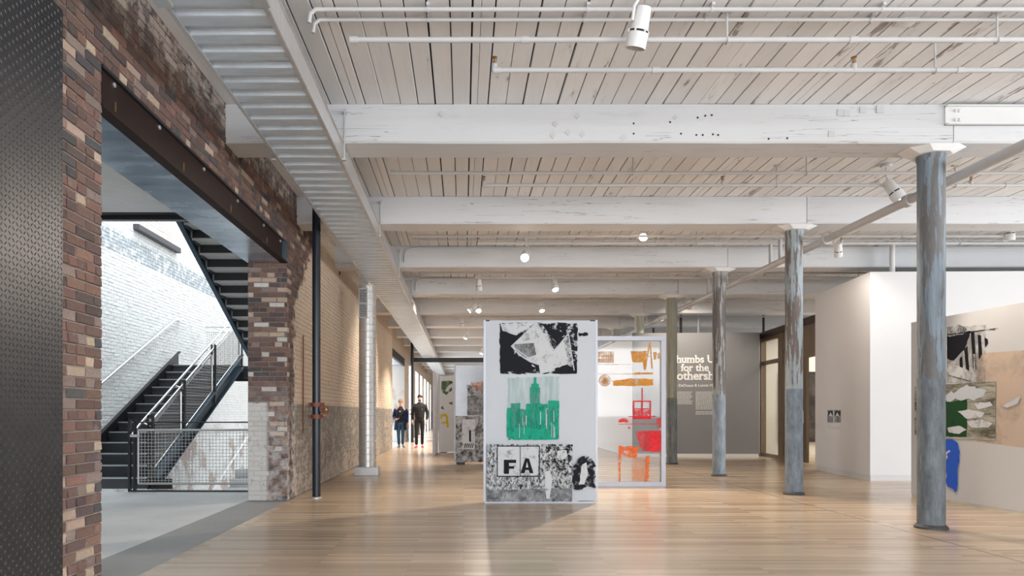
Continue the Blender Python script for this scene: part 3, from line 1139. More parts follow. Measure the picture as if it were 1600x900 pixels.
tag(lug.build('raised_lugs', M['dark_plate'], dr), kind='stuff')
MB().box(DX - 0.045, DX - 0.02, 1.2, 3.9, 3.53, 3.60).build('hanger_track', M['black_steel'], dr)
# ------------------------------------------------------------------ galvanised cable tray along the wall
TX0, TX1, TZ, TT = -1.867, -1.224, 3.74, 3.918
tray = empty('cable_tray', ((TX0 + TX1) / 2, 3.0, TZ))
tag(tray, 'long galvanised ribbed cable tray hung under the ceiling beams', 'cable tray')
TY0, TY1 = 2.2, 46.0
joints = [y for y in BEAM_Y if TY0 < y < TY1]
segs = [TY0] + joints + [TY1]
for a, b in zip(segs, segs[1:]):
    for s, xx in ((-1, TX0), (1, TX1)):
        r = MB()
        r.box(min(xx, xx + 0.004 * s), max(xx, xx + 0.004 * s), a + 0.004, b - 0.004, TZ, TT)
        r.box(min(xx, xx - 0.03 * s), max(xx, xx - 0.03 * s), a + 0.004, b - 0.004, TZ - 0.004, TZ)
        r.box(min(xx, xx + 0.02 * s), max(xx, xx + 0.02 * s), a + 0.004, b - 0.004, TT - 0.004, TT)
        r.build('side_rail', M['galv_rail'], tray)
MB().box(TX0 + 0.004, TX1 - 0.004, TY0, TY1, TZ + 0.034, TZ + 0.038).build('bottom_sheet', M['galv'], tray)


def rung(mb, y):
    x0, x1 = TX0 + 0.005, TX1 - 0.005
    pr = [(-0.078, 0.034), (-0.060, 0.002), (-0.048, 0.0), (0.048, 0.0), (0.060, 0.002), (0.078, 0.034)]
    n = len(mb.v)
    for xx in (x0, x1):
        for dy, dz in pr:
            mb.v.append(Vector((xx, y + dy, TZ + dz)))
    k = len(pr)
    for i in range(k - 1):
        mb.f.append([n + i, n + i + 1, n + k + i + 1, n + k + i])
    mb.f.append([n + k - 1, n, n + k, n + 2 * k - 1])
    mb.f.append([n + i for i in range(k)])
    mb.f.append([n + k + i for i in reversed(range(k))])


y = 3.55
cnt = 0
far = MB()
proto = None
while y < TY1 - 0.1:
    if cnt < 62:
        if proto is None:
            mb = MB()
            rung(mb, y)
            proto = mb.build('rung', M['galv'], tray)
            py0 = y
        else:
            c = proto.copy()
            COL.objects.link(c)
            c.location.y = proto.location.y + (y - py0)
    else:
        rung(far, y)
    y += 0.22
    cnt += 1
tag(far.build('rungs_far', M['galv'], tray), kind='stuff')
for yj in joints[:10]:
    for s, xx in ((1, TX1), (-1, TX0)):
        sp = MB()
        sp.box(min(xx, xx + 0.009 * s), max(xx, xx + 0.009 * s), yj - 0.11, yj + 0.11, TZ + 0.02, TT - 0.03)
        o = sp.build('splice_plate', M['galv_rail'], tray)
        hg = MB()
        xh = xx + 0.03 * s
        hg.tube([(xh, yj - 0.26, TZ + 0.01), (xh, yj - 0.26, BEAM_B + 0.30)], 0.008, 8)
        hg.box(xh - 0.02, xh + 0.02, yj - 0.285, yj - 0.235, TZ - 0.012, TZ + 0.006)
        hg.box(xh - 0.018, xh + 0.018, yj - 0.28, yj - 0.2, BEAM_B + 0.28, BEAM_B + 0.31)
        hg.build('hanger', M['galv_rail'], tray, smooth=True)
for xx in (TX0 + 0.02, TX1 - 0.02):
    MB().bevbox(xx - 0.05, xx + 0.05, 4.15, 4.24, TZ - 0.03, TZ - 0.002, 0.006).build('clamp', M['stainless'], tray)

# ------------------------------------------------------------------ sprinkler main and branches
MX, MZ = 5.20, 3.68
mn = empty('sprinkler_main', (MX, 8.0, MZ - 0.055))
tag(mn, 'thick white sprinkler main running along beside the columns', 'pipe')
MB().tube([(MX, 2.0, MZ), (MX, 26.0, MZ)], 0.054, 18).build('pipe', M['white_pipe'], mn, smooth=True)
for yy in (7.97, 9.8, 14.0, 18.0):
    g_ = MB()
    g_.tube([(MX, yy - 0.06, MZ), (MX, yy - 0.05, MZ), (MX, yy - 0.049, MZ), (MX, yy + 0.049, MZ), (MX, yy + 0.05, MZ), (MX, yy + 0.06, MZ)], [0.058, 0.060, 0.074, 0.074, 0.060, 0.058], 18)
    g_.build('coupling', M['white_pipe'], mn, smooth=True)
for i in range(6):
    yb = BEAM_Y[i + 1] + 0.45
    h = MB()
    h.tube([(MX, yb, MZ + 0.06), (MX, yb, CEIL)], 0.008, 8)
    h.tube([(MX + 0.066 * math.cos(a), yb, MZ + 0.066 * math.sin(a)) for a in [k * math.pi / 8 for k in range(17)]], 0.007, 6, cap=False)
    h.build('hanger', M['white_pipe'], mn, smooth=True)
    if i < 5 and i != 1:
        for off in (1.15, 1.5):
            yy = BEAM_Y[i] + off if i else BEAM_Y[0] + off
            MB().tube([(MX, yy, MZ), (MX, yy, 4.045)], 0.030, 12).build('riser', M['white_pipe'], mn, smooth=True)


def sprinkler_head(root, p):
    h = MB()
    h.lathe([(0.014, 0), (0.014, 0.018), (0.007, 0.018), (0.007, 0.05), (0.024, 0.054), (0.024, 0.058), (0.004, 0.062)], Matrix.Translation(p), 12)
    h.tube([p + Vector((-0.014, 0, 0.018)), p + Vector((-0.016, 0, 0.04)), p + Vector((0, 0, 0.052))], 0.003, 6)
    h.tube([p + Vector((0.014, 0, 0.018)), p + Vector((0.016, 0, 0.04)), p + Vector((0, 0, 0.052))], 0.003, 6)
    h.build('sprinkler_head', M['brass'], root, smooth=True)


BAYN = ['nearest', 'second', 'third', 'fourth', 'fifth', 'sixth']
for i in range(6):
    y0 = BEAM_Y[i]
    for j, (off, xs, zz, rad) in enumerate(((1.15, -0.87, 4.10, 0.021), (1.50, 0.26, 4.07, 0.021))):
        yy = y0 + off + (0.06 if i == 0 and j else 0)
        root = empty('sprinkler_branch', (3.0, yy, zz - rad))
        tag(root, '%s white sprinkler branch pipe across the %s ceiling bay' % (('nearer' if j == 0 else 'further'), BAYN[i]), 'pipe', 'sprinkler branch pipes')
        MB().tube([(xs, yy, zz), (14.0, yy, zz)], rad, 12).build('pipe', M['white_pipe'], root, smooth=True)
        el = MB()
        el.tube([(xs - 0.012, yy, zz), (xs + 0.05, yy, zz)], rad * 1.3, 12)
        el.build('end_cap', M['white_pipe'], root, smooth=True)
        for xc in (xs + 1.35, xs + 3.9, xs + 6.6):
            MB().tube([(xc - 0.03, yy, zz), (xc + 0.03, yy, zz)], rad * 1.25, 12).build('coupling', M['white_pipe'], root, smooth=True)
        for xh in ((2.05, 4.15, 7.2) if j == 0 else (3.95, 6.2, 8.4)):
            h = MB()
            h.tube([(xh, yy, zz + rad), (xh, yy, CEIL)], 0.008, 8)
            h.box(xh - 0.035, xh + 0.035, yy - 0.02, yy + 0.02, CEIL - 0.012, CEIL)
            h.tube([(xh, yy - rad * 1.2, zz + 0.01), (xh, yy - rad * 1.2, zz - rad), (xh, yy, zz - rad * 1.35), (xh, yy + rad * 1.2, zz - rad), (xh, yy + rad * 1.2, zz + 0.01)], 0.006, 6)
            h.build('hanger', M['white_pipe'], root, smooth=True)
        if j == 1:
            for xh in (xs, 3.27, 6.4):
                tee = MB().tube([(xh, yy, zz - 0.01), (xh, yy, zz + 0.05)], rad * 1.15, 12).build('tee', M['white_pipe'], root, smooth=True)
                sprinkler_head(root, Vector((xh, yy, zz + 0.05)))

# electrical conduits
for yy, rad, zz, lab in ((5.22, 0.017, 4.283, 'upper thin white conduit across the nearest ceiling bay'), (5.36, 0.015, 4.285, 'lower thin white conduit across the nearest ceiling bay')):
    c = MB()
    c.tube([(TX1 + 0.05, yy - 0.03, zz - 0.12), (TX1 + 0.06, yy - 0.03, zz - 0.05), (TX1 + 0.10, yy - 0.02, zz - 0.01), (TX1 + 0.2, yy, zz), (13.0, yy, zz)], rad, 10)
    root = empty('conduit', (2, yy, zz - rad))
    tag(root, lab, 'conduit', 'ceiling conduits')
    c.build('pipe', M['white_pipe'], root, smooth=True)
    for xs in (-0.27, 0.95, 1.9, 3.2, 4.6, 6.0):
        s = MB()
        s.box(xs - 0.012, xs + 0.012, yy - rad - 0.022, yy + rad + 0.022, zz + rad - 0.004, CEIL)
        s.tube([(xs - 0.010, yy, zz), (xs + 0.010, yy, zz)], rad + 0.004, 10)
        s.build('strap', M['white_pipe'], root)
for i, yb in ((3, BEAM_Y[3] - 0.225), (4, BEAM_Y[4] - 0.225)):
    root = empty('conduit', (2, yb, 4.27))
    tag(root, 'thin white conduit along the top of the %s beam' % ORD[i], 'conduit', 'ceiling conduits')
    xa = TX1 + 0.12
    MB().tube([(xa, yb, 4.02), (xa, yb, 4.16), (xa + 0.03, yb, 4.24), (xa + 0.12, yb, 4.285), (xa + 0.3, yb, 4.295), (12.0, yb, 4.295)], 0.013, 8).build('pipe', M['white_pipe'], root, smooth=True)
for yy, lab in ((BEAM_Y[2] + 2.2, 'thin conduit feeding the spotlights in the third ceiling bay'), (BEAM_Y[3] + 1.9, 'thin conduit feeding the spotlights in the fourth ceiling bay')):
    root = empty('conduit', (2, yy, 4.29))
    tag(root, lab, 'conduit', 'ceiling conduits')
    MB().tube([(-0.9, yy, 4.30), (12.0, yy, 4.30)], 0.012, 8).build('pipe', M['white_pipe'], root, smooth=True)

# white down pipe onto the right gallery wall
c = P(1347, 410, 11.6)
tag(MB().tube([(7.85, 12.5, 3.68), (7.85, 12.5, 4.31)], 0.045, 14).build('drop_pipe', M['white'], smooth=True), 'short white pipe dropping onto the top of the white wall', 'pipe')

# clear guarded sensor on the nearest bay
sb = empty('ceiling_sensor', P(1420, 30, 5.45))
tag(sb, 'small translucent ceiling sensor box in the nearest bay at right', 'sensor')
pp = P(1418, 28, 5.45)
MB().bevbox(pp.x - 0.10, pp.x + 0.06, pp.y - 0.06, pp.y + 0.06, pp.z - 0.05, pp.z + 0.03, 0.02).build('housing', M['white'], sb, smooth=True)
MB().box(pp.x - 0.0, pp.x + 0.11, pp.y - 0.05, pp.y + 0.08, pp.z + 0.03, CEIL - 0.0).build('mount', M['grey_pipe'], sb)
for dx in (-0.05, -0.01):
    MB().ball((pp.x + dx, pp.y - 0.05, pp.z - 0.035), 0.016, 0.016, 0.012, 10, 6).build('lens', M['white'], sb, smooth=True)

# ------------------------------------------------------------------ ceiling spotlights
M['lamp_on'] = simple('lit_lamp', (1, 0.95, 0.85), 0.4, 0, 0.0, 5, 0, (1.0, 0.90, 0.74), 14.0)
M['lamp_off'] = simple('dark_lens', (0.05, 0.05, 0.055), 0.2)


def spotlight(lens, d, mount_z, label, lit=True, power=60, size=1.0, cone=70, warm=(1.0, 0.88, 0.74), aim=None):
    lens = Vector(lens)
    if aim is not None:
        d = Vector(aim) - lens
    d = Vector(d).normalized()
    back = lens - d * 0.27 * size
    root = empty('ceiling_spotlight', (back.x, back.y, mount_z))
    tag(root, label, 'spotlight', 'white ceiling spotlights')
    A = align(d, back)
    s = size
    h = MB()
    h.lathe([(0.030 * s, 0.0), (0.048 * s, 0.004), (0.053 * s, 0.02), (0.060 * s, 0.10 * s), (0.066 * s, 0.155 * s)], A, 24)
    h.build('housing', M['white'], root, smooth=True)
    col = MB()
    col.lathe([(0.066 * s, 0.168 * s), (0.072 * s, 0.172 * s), (0.073 * s, 0.265 * s), (0.073 * s, 0.27 * s), (0.068 * s, 0.27 * s), (0.066 * s, 0.20 * s), (0.02, 0.19 * s)], A, 24)
    cl = col.build('snoot', M['white'], root, smooth=True)
    vn = MB()
    vn.lathe([(0.0655 * s, 0.152 * s), (0.0655 * s, 0.170 * s)], A, 24)
    vn.build('vent_gap', M['dark_gap'], root)
    for k in range(6):
        an = k * math.pi / 3
        q = A @ Vector((0.067 * s * math.cos(an), 0.067 * s * math.sin(an), 0.161 * s))
        MB().obox(align(d, q), 0.012, 0.012, 0.022 * s).build('bridge', M['white'], root)
    ln = MB()
    ln.lathe([(0.002, 0.205 * s), (0.064 * s, 0.225 * s), (0.064 * s, 0.215 * s)] if not lit else [(0.002, 0.262 * s), (0.045 * s, 0.258 * s), (0.066 * s, 0.245 * s), (0.066 * s, 0.235 * s)], A, 24)
    ln.build('lamp', M['lamp_on'] if lit else M['lamp_off'], root, smooth=True)
    # yoke and canopy
    yk = MB()
    side = d.cross(Vector((0, 0, 1)))
    side = side.normalized() if side.length > 0.05 else Vector((1, 0, 0))
    mid = lens - d * 0.16 * s
    top = Vector((back.x, back.y, max(mid.z + 0.16 * s, back.z + 0.03)))
    path = [mid - side * 0.075 * s, mid - side * 0.078 * s + (top - mid) * 0.55, top - side * 0.04 * s, top]
    yk.tube(path, 0.011 * s, 8)
    yk.tube([top, (top.x, top.y, mount_z)], 0.013 * s, 10)
    yk.build('yoke', M['white'], root, smooth=True)
    cn = MB()
    cn.lathe([(0.055 * s, mount_z - 0.035), (0.058 * s, mount_z - 0.02), (0.058 * s, mount_z)], Matrix.Translation((top.x, top.y, 0)), 20)
    cn.build('canopy', M['white'], root, smooth=True)
    if lit and power:
        ld = bpy.data.lights.new('spot_lamp', 'SPOT')
        ld.energy = power
        ld.color = warm
        ld.spot_size = math.radians(cone)
        ld.spot_blend = 0.55
        ld.shadow_soft_size = 0.05
        lo = bpy.data.objects.new('spot_lamp', ld)
        COL.objects.link(lo)
        lo.parent = root
        lo.location = lens + d * 0.03 - WL[root.name]
        lo.rotation_euler = Vector((0, 0, -1)).rotation_difference(d).to_euler()
    return root


spotlight(P(992, 76, 5.10), (-0.17, 0.30, -0.95), CEIL, 'large white spotlight hanging in the nearest ceiling bay, unlit', False, size=1.05)
spotlight(P(1408, 313, 8.5), (0, 0, 0), CEIL, 'white spotlight left of the nearest column top, tilted right', True, 130, 1.15, 85, aim=(6.65, 7.6, 1.3))
spotlight(P(820, 403, 11.9), (0, 0, 0), CEIL, 'bright lit spotlight above the tall printed panel, facing the camera', True, 40, 1.05, 90, aim=(0.2, 6.0, 0.0))
spotlight(P(1005, 371, 11.35), (0, 0, 0), CEIL, 'bright lit spotlight in the third bay, above the clear framed sheet', True, 620, 1.0, 110, aim=(1.6, 7.0, 0.0))
spotlight(P(868, 453, 14.6), (0, 0, 0), CEIL, 'lit spotlight under the fourth beam, right of the tall panel centre', True, 240, 1.0, 90, aim=(2.6, 12.6, 0.0))
spotlight(P(749, 455, 14.6), (0.05, 0.1, -1), CEIL, 'unlit white spotlight hanging above the left end of the tall panel', False, size=0.95)
spotlight(P(733, 486, 17.5), (-0.85, -0.15, -0.7), CEIL, 'left one of a close pair of lit spotlights', True, 520, 0.95, 95)
spotlight(P(748, 486, 17.5), (0, 0, 0), CEIL, 'right one of a close pair of lit spotlights', True, 60, 0.95, 70, aim=(0.5, 15.2, 1.4))
spotlight(P(847, 486, 17.5), (0, 0, 0), CEIL, 'lit spotlight just above the top edge of the tall panel', True, 300, 0.95, 90, aim=(2.3, 15.6, 0.0))
spotlight(P(722, 511, 20.2), (0.05, 0.1, -1), CEIL, 'small unlit spotlight far down the ceiling', False, size=0.95)
spotlight(P(727, 529, 22.5), (-0.4, -0.25, -1), CEIL, 'small lit spotlight far down the ceiling', True, 700, 0.95, 95)
spotlight(P(752, 553, 27.0), (-0.3, -0.25, -1), CEIL, 'tiny lit spotlight at the edge of the tall panel', True, 700, 0.95, 95)
spotlight(P(1077, 481, 17.0), (0, 0, 0), CEIL, 'lit spotlight on the sprinkler main above the title wall', True, 150, 1.0, 100, aim=(6.4, 20.0, 1.6))
spotlight(P(1310, 400, 11.5), (0, 0, 0), CEIL, 'plain white spotlight right of the sky-blue column top', True, 55, 0.9, 110, aim=(7.5, 13.9, 0.6))  # beam added to brighten the left face of the white wall
spotlight(P(1577, 376, 11.2), (0.05, 0.1, -1), CEIL, 'plain white spotlight at the far right under the second beam, unlit', False, size=1.1)

# ------------------------------------------------------------------ black standpipes
for k, (xx, yy, lab) in enumerate(((-2.07, 9.62, 'black standpipe with red clamps beside the brick corner'), (-2.04, 27.2, 'far black standpipe behind the two people'))):
    root = empty('standpipe', (xx, yy, 0))
    tag(root, lab, 'pipe', 'black standpipes')
    MB().tube([(xx, yy, 0.0), (xx, yy, CEIL)], 0.058, 24).build('pipe', M['pipe_black'], root, smooth=True)
    MB().lathe([(0.078, 0.0), (0.078, 0.012), (0.062, 0.022)], Matrix.Translation((xx, yy, 0)), 24).build('floor_ring', M['galv_rail'], root, smooth=True)
    for zz in (1.315, 1.145):
        c = MB()
        c.lathe([(0.060, zz - 0.03), (0.074, zz - 0.028), (0.076, zz), (0.074, zz + 0.028), (0.060, zz + 0.03)], Matrix.Translation((xx, yy, 0)), 24)
        for s in (-1, 1):
            c.box(xx + s * 0.092 - 0.02, xx + s * 0.092 + 0.02, yy - 0.018, yy + 0.018, zz - 0.028, zz + 0.028)
        c.build('clamp', M['red_clamp'], root, smooth=True)
        for s in (-1, 1):
            MB().tube([(xx + s * 0.094, yy - 0.04, zz), (xx + s * 0.094, yy + 0.04, zz)], 0.008, 6).build('bolt', M['black_steel'], root)
    if k == 0:
        MB().tube([(xx, yy, 1.23), (xx + 0.11, yy, 1.23)], 0.024, 12).build('branch', M['valve_brass'], root, smooth=True)
        vb = MB()
        vb.lathe([(0.022, 0), (0.034, 0.01), (0.034, 0.05), (0.02, 0.06), (0.012, 0.08)], align((0.3, -0.95, 0.1), (xx + 0.115, yy, 1.23)), 14)
        vb.tube([(xx + 0.115, yy, 1.23), (xx + 0.105, yy - 0.02, 1.15)], 0.022, 10)
        vb.build('valve', M['valve_brass'], root, smooth=True)
        A = align((0.3, -0.95, 0.1), (xx + 0.115 + 0.024, yy - 0.076, 1.238))
        wh = MB()
        wh.tube([A @ Vector((0.052 * math.cos(a), 0.052 * math.sin(a), 0)) for a in [q * math.pi / 10 for q in range(21)]], 0.008, 8, cap=False)
        for q in range(3):
            a = q * 2.094
            wh.tube([A @ Vector((0, 0, 0)), A @ Vector((0.05 * math.cos(a), 0.05 * math.sin(a), 0))], 0.005, 6)
        wh.build('hand_wheel', M['red_clamp'], root, smooth=True)
    # thin copper control line beside it
tag(MB().tube([(WX + 0.02, 10.15, 0.9), (WX + 0.02, 10.15, 2.35)], 0.010, 8).build('thin_pipe', M['red_clamp'], smooth=True), 'thin rusty pipe on the tan wall behind the black standpipe', 'pipe')

# ------------------------------------------------------------------ spiral air duct riser
dx, dy = -1.86, 13.25
root = empty('air_duct', (dx, dy, 0))
tag(root, 'galvanised spiral air duct standing against the tan wall', 'duct')
pr = []
z = 0.16
R = 0.165
n = 0
while z < 3.60:
    pr += [(R, z), (R, z + 0.105), (R + 0.006, z + 0.110), (R + 0.006, z + 0.120), (R, z + 0.125)]
    z += 0.125
MB().lathe(pr, Matrix.Translation((dx, dy, 0)), 32).build('spiral_tube', M['galv_duct'], root, smooth=True, sharp=30)
MB().bevbox(dx - 0.23, dx + 0.23, dy - 0.2, dy + 0.2, 0.0, 0.16, 0.006).build('base_box', M['galv_rail'], root)
g0 = P(571.5, 500, 13.07)
gz0, gz1 = P(0, 497, 13.07).z, P(0, 450, 13.07).z
fr = MB()
gw = 0.085
gx = dx - 0.06
for (a, b, c_, d_) in ((gx - gw, gx + gw, gz0, gz0 + 0.02), (gx - gw, gx + gw, gz1 - 0.02, gz1), (gx - gw, gx - gw + 0.016, gz0, gz1), (gx + gw - 0.016, gx + gw, gz0, gz1), (gx - gw, gx + gw, (gz0 + gz1) / 2 - 0.01, (gz0 + gz1) / 2 + 0.01)):
    fr.box(a, b, dy - R - 0.022, dy - R + 0.05, c_, d_)
grl = fr.build('grille_frame', M['galv_rail'], root)
MB().box(gx - gw + 0.01, gx + gw - 0.01, dy - R - 0.003, dy - R + 0.04, gz0 + 0.01, gz1 - 0.01).build('grille_dark', M['dark_gap'], root)
zz = gz0 + 0.035
while zz < gz1 - 0.02:
    MB().box(gx - gw + 0.012, gx + gw - 0.012, dy - R - 0.016, dy - R + 0.0, zz, zz + 0.010).build('grille_slat', M['galv_rail'], grl)
    zz += 0.032
for k in range(4):
    xx = gx - gw + 0.04 + k * 0.03
    MB().box(xx, xx + 0.006, dy - R - 0.012, dy - R, gz0 + 0.02, gz1 - 0.02).build('grille_bar', M['galv_rail'], grl)

# ceiling lamp seen edge-on inside the far opening is left to daylight
# ------------------------------------------------------------------ lower stair flight, rising away from the camera
RI, GO = 0.172, 0.332
SY0 = 10.78
SXL, SXR = -6.28, -4.93
NST = 13


def noseZ(y):
    return RI + (y - SY0) * RI / GO


fl = empty('stair_flight', ((SXL + SXR) / 2, SY0, 0))
tag(fl, 'lower steel stair flight rising away beside the whitewashed wall', 'stairs', 'steel stair flights')
for k in range(NST):
    z1 = RI * (k + 1)
    yn = SY0 + k * GO
    t = MB()
    t.box(SXL, SXR, yn - 0.02, yn + GO + 0.005, z1 - 0.045, z1)
    tr = t.build('tread', M['riser'], fl)
    MB().box(SXL + 0.005, SXR - 0.005, yn - 0.026, yn + 0.035, z1 - 0.012, z1 + 0.003).build('nosing', M['tread'], tr)
    MB().box(SXL, SXR, yn + 0.002, yn + 0.010, z1 - RI, z1 - 0.045).build('riser', M['riser'], fl)
YT = SY0 + NST * GO
ZT = RI * NST


def stringer(x, ya, za, yb, zb, d0, d1, w, name, mat, parent):
    m = MB()
    m.quadbox([(x - w / 2, ya, za + d0), (x + w / 2, ya, za + d0), (x + w / 2, yb, zb + d0), (x - w / 2, yb, zb + d0),
               (x - w / 2, ya, za + d1), (x + w / 2, ya, za + d1), (x + w / 2, yb, zb + d1), (x - w / 2, yb, zb + d1)])
    o = m.build(name, mat, parent)
    for dd in (d0, d1 - 0.015):
        f = MB()
        f.quadbox([(x - w / 2, ya, za + dd), (x + 0.06, ya, za + dd), (x + 0.06, yb, zb + dd), (x - w / 2, yb, zb + dd),
                   (x - w / 2, ya, za + dd + 0.015), (x + 0.06, ya, za + dd + 0.015), (x + 0.06, yb, zb + dd + 0.015), (x - w / 2, yb, zb + dd + 0.015)])
        f.build('flange', mat, o)
    return o


ya, yb = SY0 + 0.14, YT
stringer(SXR + 0.02, ya, noseZ(ya), yb, noseZ(yb), -0.22, 0.08, 0.012, 'stringer', M['blue_steel'], fl)
stringer(SXL - 0.02, SY0 - 0.25, noseZ(SY0 - 0.25), yb, noseZ(yb), -0.16, 0.15, 0.012, 'stringer', M['black_steel'], fl)
# dark toe at the foot of the open stringer
MB().box(SXR - 0.02, SXR + 0.34, SY0 - 0.02, SY0 + 0.0, 0.0, 0.16).build('foot_plate', M['black_steel'], fl)


def rail_tube(mb, pts, r):
    mb.tube(pts, r, 12)


GXr = SXR + 0.02       # plane of the guard
posts = [SY0 - 0.05, 11.95, 13.42, YT - 0.05]
for k, yy in enumerate(posts):
    zb = noseZ(yy) - 0.16 if k else 0.0
    zt = noseZ(yy) + (1.0 if k else 1.02)
    m = MB()
    for dxx in (-0.045, 0.02):
        m.box(GXr + dxx, GXr + dxx + 0.025, yy - 0.03, yy + 0.03, zb, zt)
    po = m.build('post', M['black_steel'], fl)
    MB().box(GXr - 0.02, GXr + 0.02, yy - 0.02, yy + 0.02, zt - 0.12, zt - 0.06).build('spacer', M['stainless'], po)
# guard top rail and inner handrail
MB().tube([(GXr, posts[0] + 0.03, noseZ(posts[0]) + 0.92), (GXr, YT - 0.02, noseZ(YT) + 0.92)], 0.020, 12).build('guard_rail', M['stainless'], fl, smooth=True)
hx = GXr - 0.13
MB().tube([(hx + 0.13, SY0 - 0.42, 0.85), (hx, SY0 - 0.42, 0.85), (hx - 0.02, SY0 - 0.36, 0.86), (hx, SY0 - 0.10, noseZ(SY0 - 0.1) + 0.92), (hx, YT - 0.02, noseZ(YT) + 0.92)], 0.022, 12).build('handrail', M['stainless'], fl, smooth=True)
for yy in posts:
    MB().tube([(hx, yy, noseZ(yy) + 0.90), (GXr, yy, noseZ(yy) + 0.84)], 0.010, 8).build('handrail_bracket', M['stainless'], fl, smooth=True)


def mesh_panel_slope(x, y0, y1, lo, hi, zf, parent, pitch=0.052, wr=0.0032):
    """woven wire panel in a sloping frame: lo/hi above the nosing line"""
    fr_ = MB()
    fw = 0.012
    c = [(x, y0, zf(y0) + lo), (x, y1, zf(y1) + lo), (x, y1, zf(y1) + hi), (x, y0, zf(y0) + hi)]
    for a, b in zip(c, c[1:] + c[:1]):
        fr_.tube([a, b], fw, 8)
    f = fr_.build('mesh_frame', M['stainless'], parent, smooth=True)
    w = MB()
    y = y0 + pitch
    while y < y1:
        w.tube([(x, y, zf(y) + lo), (x, y, zf(y) + hi)], wr, 4, cap=False)
        y += pitch
    # horizontal wires clipped to the slope
    zmin, zmax = zf(y0) + lo, zf(y1) + hi
    sl = (zf(y1) - zf(y0)) / (y1 - y0)
    z = zmin + pitch
    while z < zmax:
        if sl > 0.01:
            a = max(y0, y0 + (z - (zf(y0) + hi)) / sl)
            b = min(y1, y0 + (z - (zf(y0) + lo)) / sl)
        else:
            a, b = y0, y1
        if b - a > 0.02:
            w.tube([(x, a, z), (x, b, z)], wr, 4, cap=False)
        z += pitch
    tag(w.build('wire_mesh', M['wire'], parent), kind='stuff')


for a, b in zip(posts, posts[1:]):
    mesh_panel_slope(GXr, a + 0.07, b - 0.07, 0.12, 0.84, noseZ, fl)

# landing
ld = empty('stair_landing', ((SXL - 3.1) / 2, YT + 0.8, ZT - 0.25))
tag(ld, 'steel half landing at the top of the lower flight', 'landing')
MB().box(SXL, -3.05, YT + 0.03, YT + 1.55, ZT - 0.05, ZT).build('deck', M['riser'], ld)
MB().box(SXL, -3.05, YT + 1.50, YT + 1.56, ZT - 0.27, ZT - 0.05).build('edge_channel', M['black_steel'], ld)
MB().box(SXR + 0.05, -3.05, YT + 0.03, YT + 0.09, ZT - 0.27, ZT - 0.05).build('edge_channel', M['black_steel'], ld)
# guard along the far edge of the landing
lg = MB()
yy = YT + 1.52
for xx in (-5.2, -4.1, -3.1):
    MB().box(xx - 0.02, xx + 0.02, yy - 0.02, yy + 0.02, ZT, ZT + 1.05).build('post', M['stainless'], ld)
MB().tube([(SXL, yy, ZT + 1.05), (-3.1, yy, ZT + 1.05)], 0.02, 12).build('guard_rail', M['stainless'], ld, smooth=True)
MB().tube([(SXL, yy, ZT + 0.92), (-3.1, yy, ZT + 0.92)], 0.012, 8).build('mesh_frame', M['stainless'], ld, smooth=True)
w = MB()
x = SXL + 0.05
while x < -3.1:
    w.tube([(x, yy, ZT + 0.08), (x, yy, ZT + 0.92)], 0.0032, 4, cap=False)
    x += 0.052
z = ZT + 0.08
while z < ZT + 0.93:
    w.tube([(SXL, yy, z), (-3.1, yy, z)], 0.0032, 4, cap=False)
    z += 0.052
tag(w.build('wire_mesh', M['wire'], ld), kind='stuff')

# ------------------------------------------------------------------ upper flight, coming back towards the camera
uf = empty('stair_flight', (-3.9, YT, ZT))
tag(uf, 'upper steel stair flight seen from below, climbing towards the camera', 'stairs', 'steel stair flights')
UXL, UXR = -4.58, -3.06
M['perf'] = simple('perforated_riser', (0.03, 0.03, 0.033), 0.55, 0.3, 0.5, 60)
for k in range(NST):
    z1 = ZT + RI * (k + 1)
    yn = YT - k * GO
    t = MB()
    t.box(UXL + 0.03, UXR, yn - GO - 0.005, yn + 0.02, z1 - 0.035, z1)
    tr = t.build('tread', M['under'], uf)
    MB().box(UXL + 0.03, UXR, yn - 0.010, yn - 0.002, z1 - RI, z1 - 0.035).build('riser', M['perf'], uf)
    MB().box(UXL + 0.03, UXL + 0.07, yn - GO * 0.9, yn - 0.03, z1 - 0.075, z1 - 0.035).build('tread_angle', M['blue_steel'], tr)
    MB().box(UXL + 0.028, UXL + 0.045, yn - 0.045, yn - 0.01, z1 - RI, z1 - 0.04).build('riser_angle', M['tread'], uf)
for xx, mt in ((UXL, 'black_steel'), (UXR, 'black_steel')):
    m = MB()
    y0, y1 = YT + 0.015, YT - NST * GO
    z0, z1 = ZT + RI, ZT + RI + NST * RI
    m.quadbox([(xx, y0, z0 - 0.24), (xx + 0.03, y0, z0 - 0.24), (xx + 0.03, y1, z1 - 0.24), (xx, y1, z1 - 0.24),
               (xx, y0, z0 + 0.06), (xx + 0.03, y0, z0 + 0.06), (xx + 0.03, y1, z1 + 0.06), (xx, y1, z1 + 0.06)])
    s_ = m.build('stringer', M[mt], uf)
    f = MB()
    f.quadbox([(xx - 0.05, y0, z0 - 0.255), (xx + 0.03, y0, z0 - 0.255), (xx + 0.03, y1, z1 - 0.255), (xx - 0.05, y1, z1 - 0.255),
               (xx - 0.05, y0, z0 - 0.24), (xx + 0.03, y0, z0 - 0.24), (xx + 0.03, y1, z1 - 0.24), (xx - 0.05, y1, z1 - 0.24)])
    f.build('flange', M['blue_steel'], s_)
# its newel by the landing
for yy in (YT - 0.05, YT - 0.19):
    MB().box(UXL - 0.02, UXL + 0.02, yy - 0.015, yy + 0.015, ZT - 0.05, ZT + 1.0).build('post', M['blue_steel'], uf)

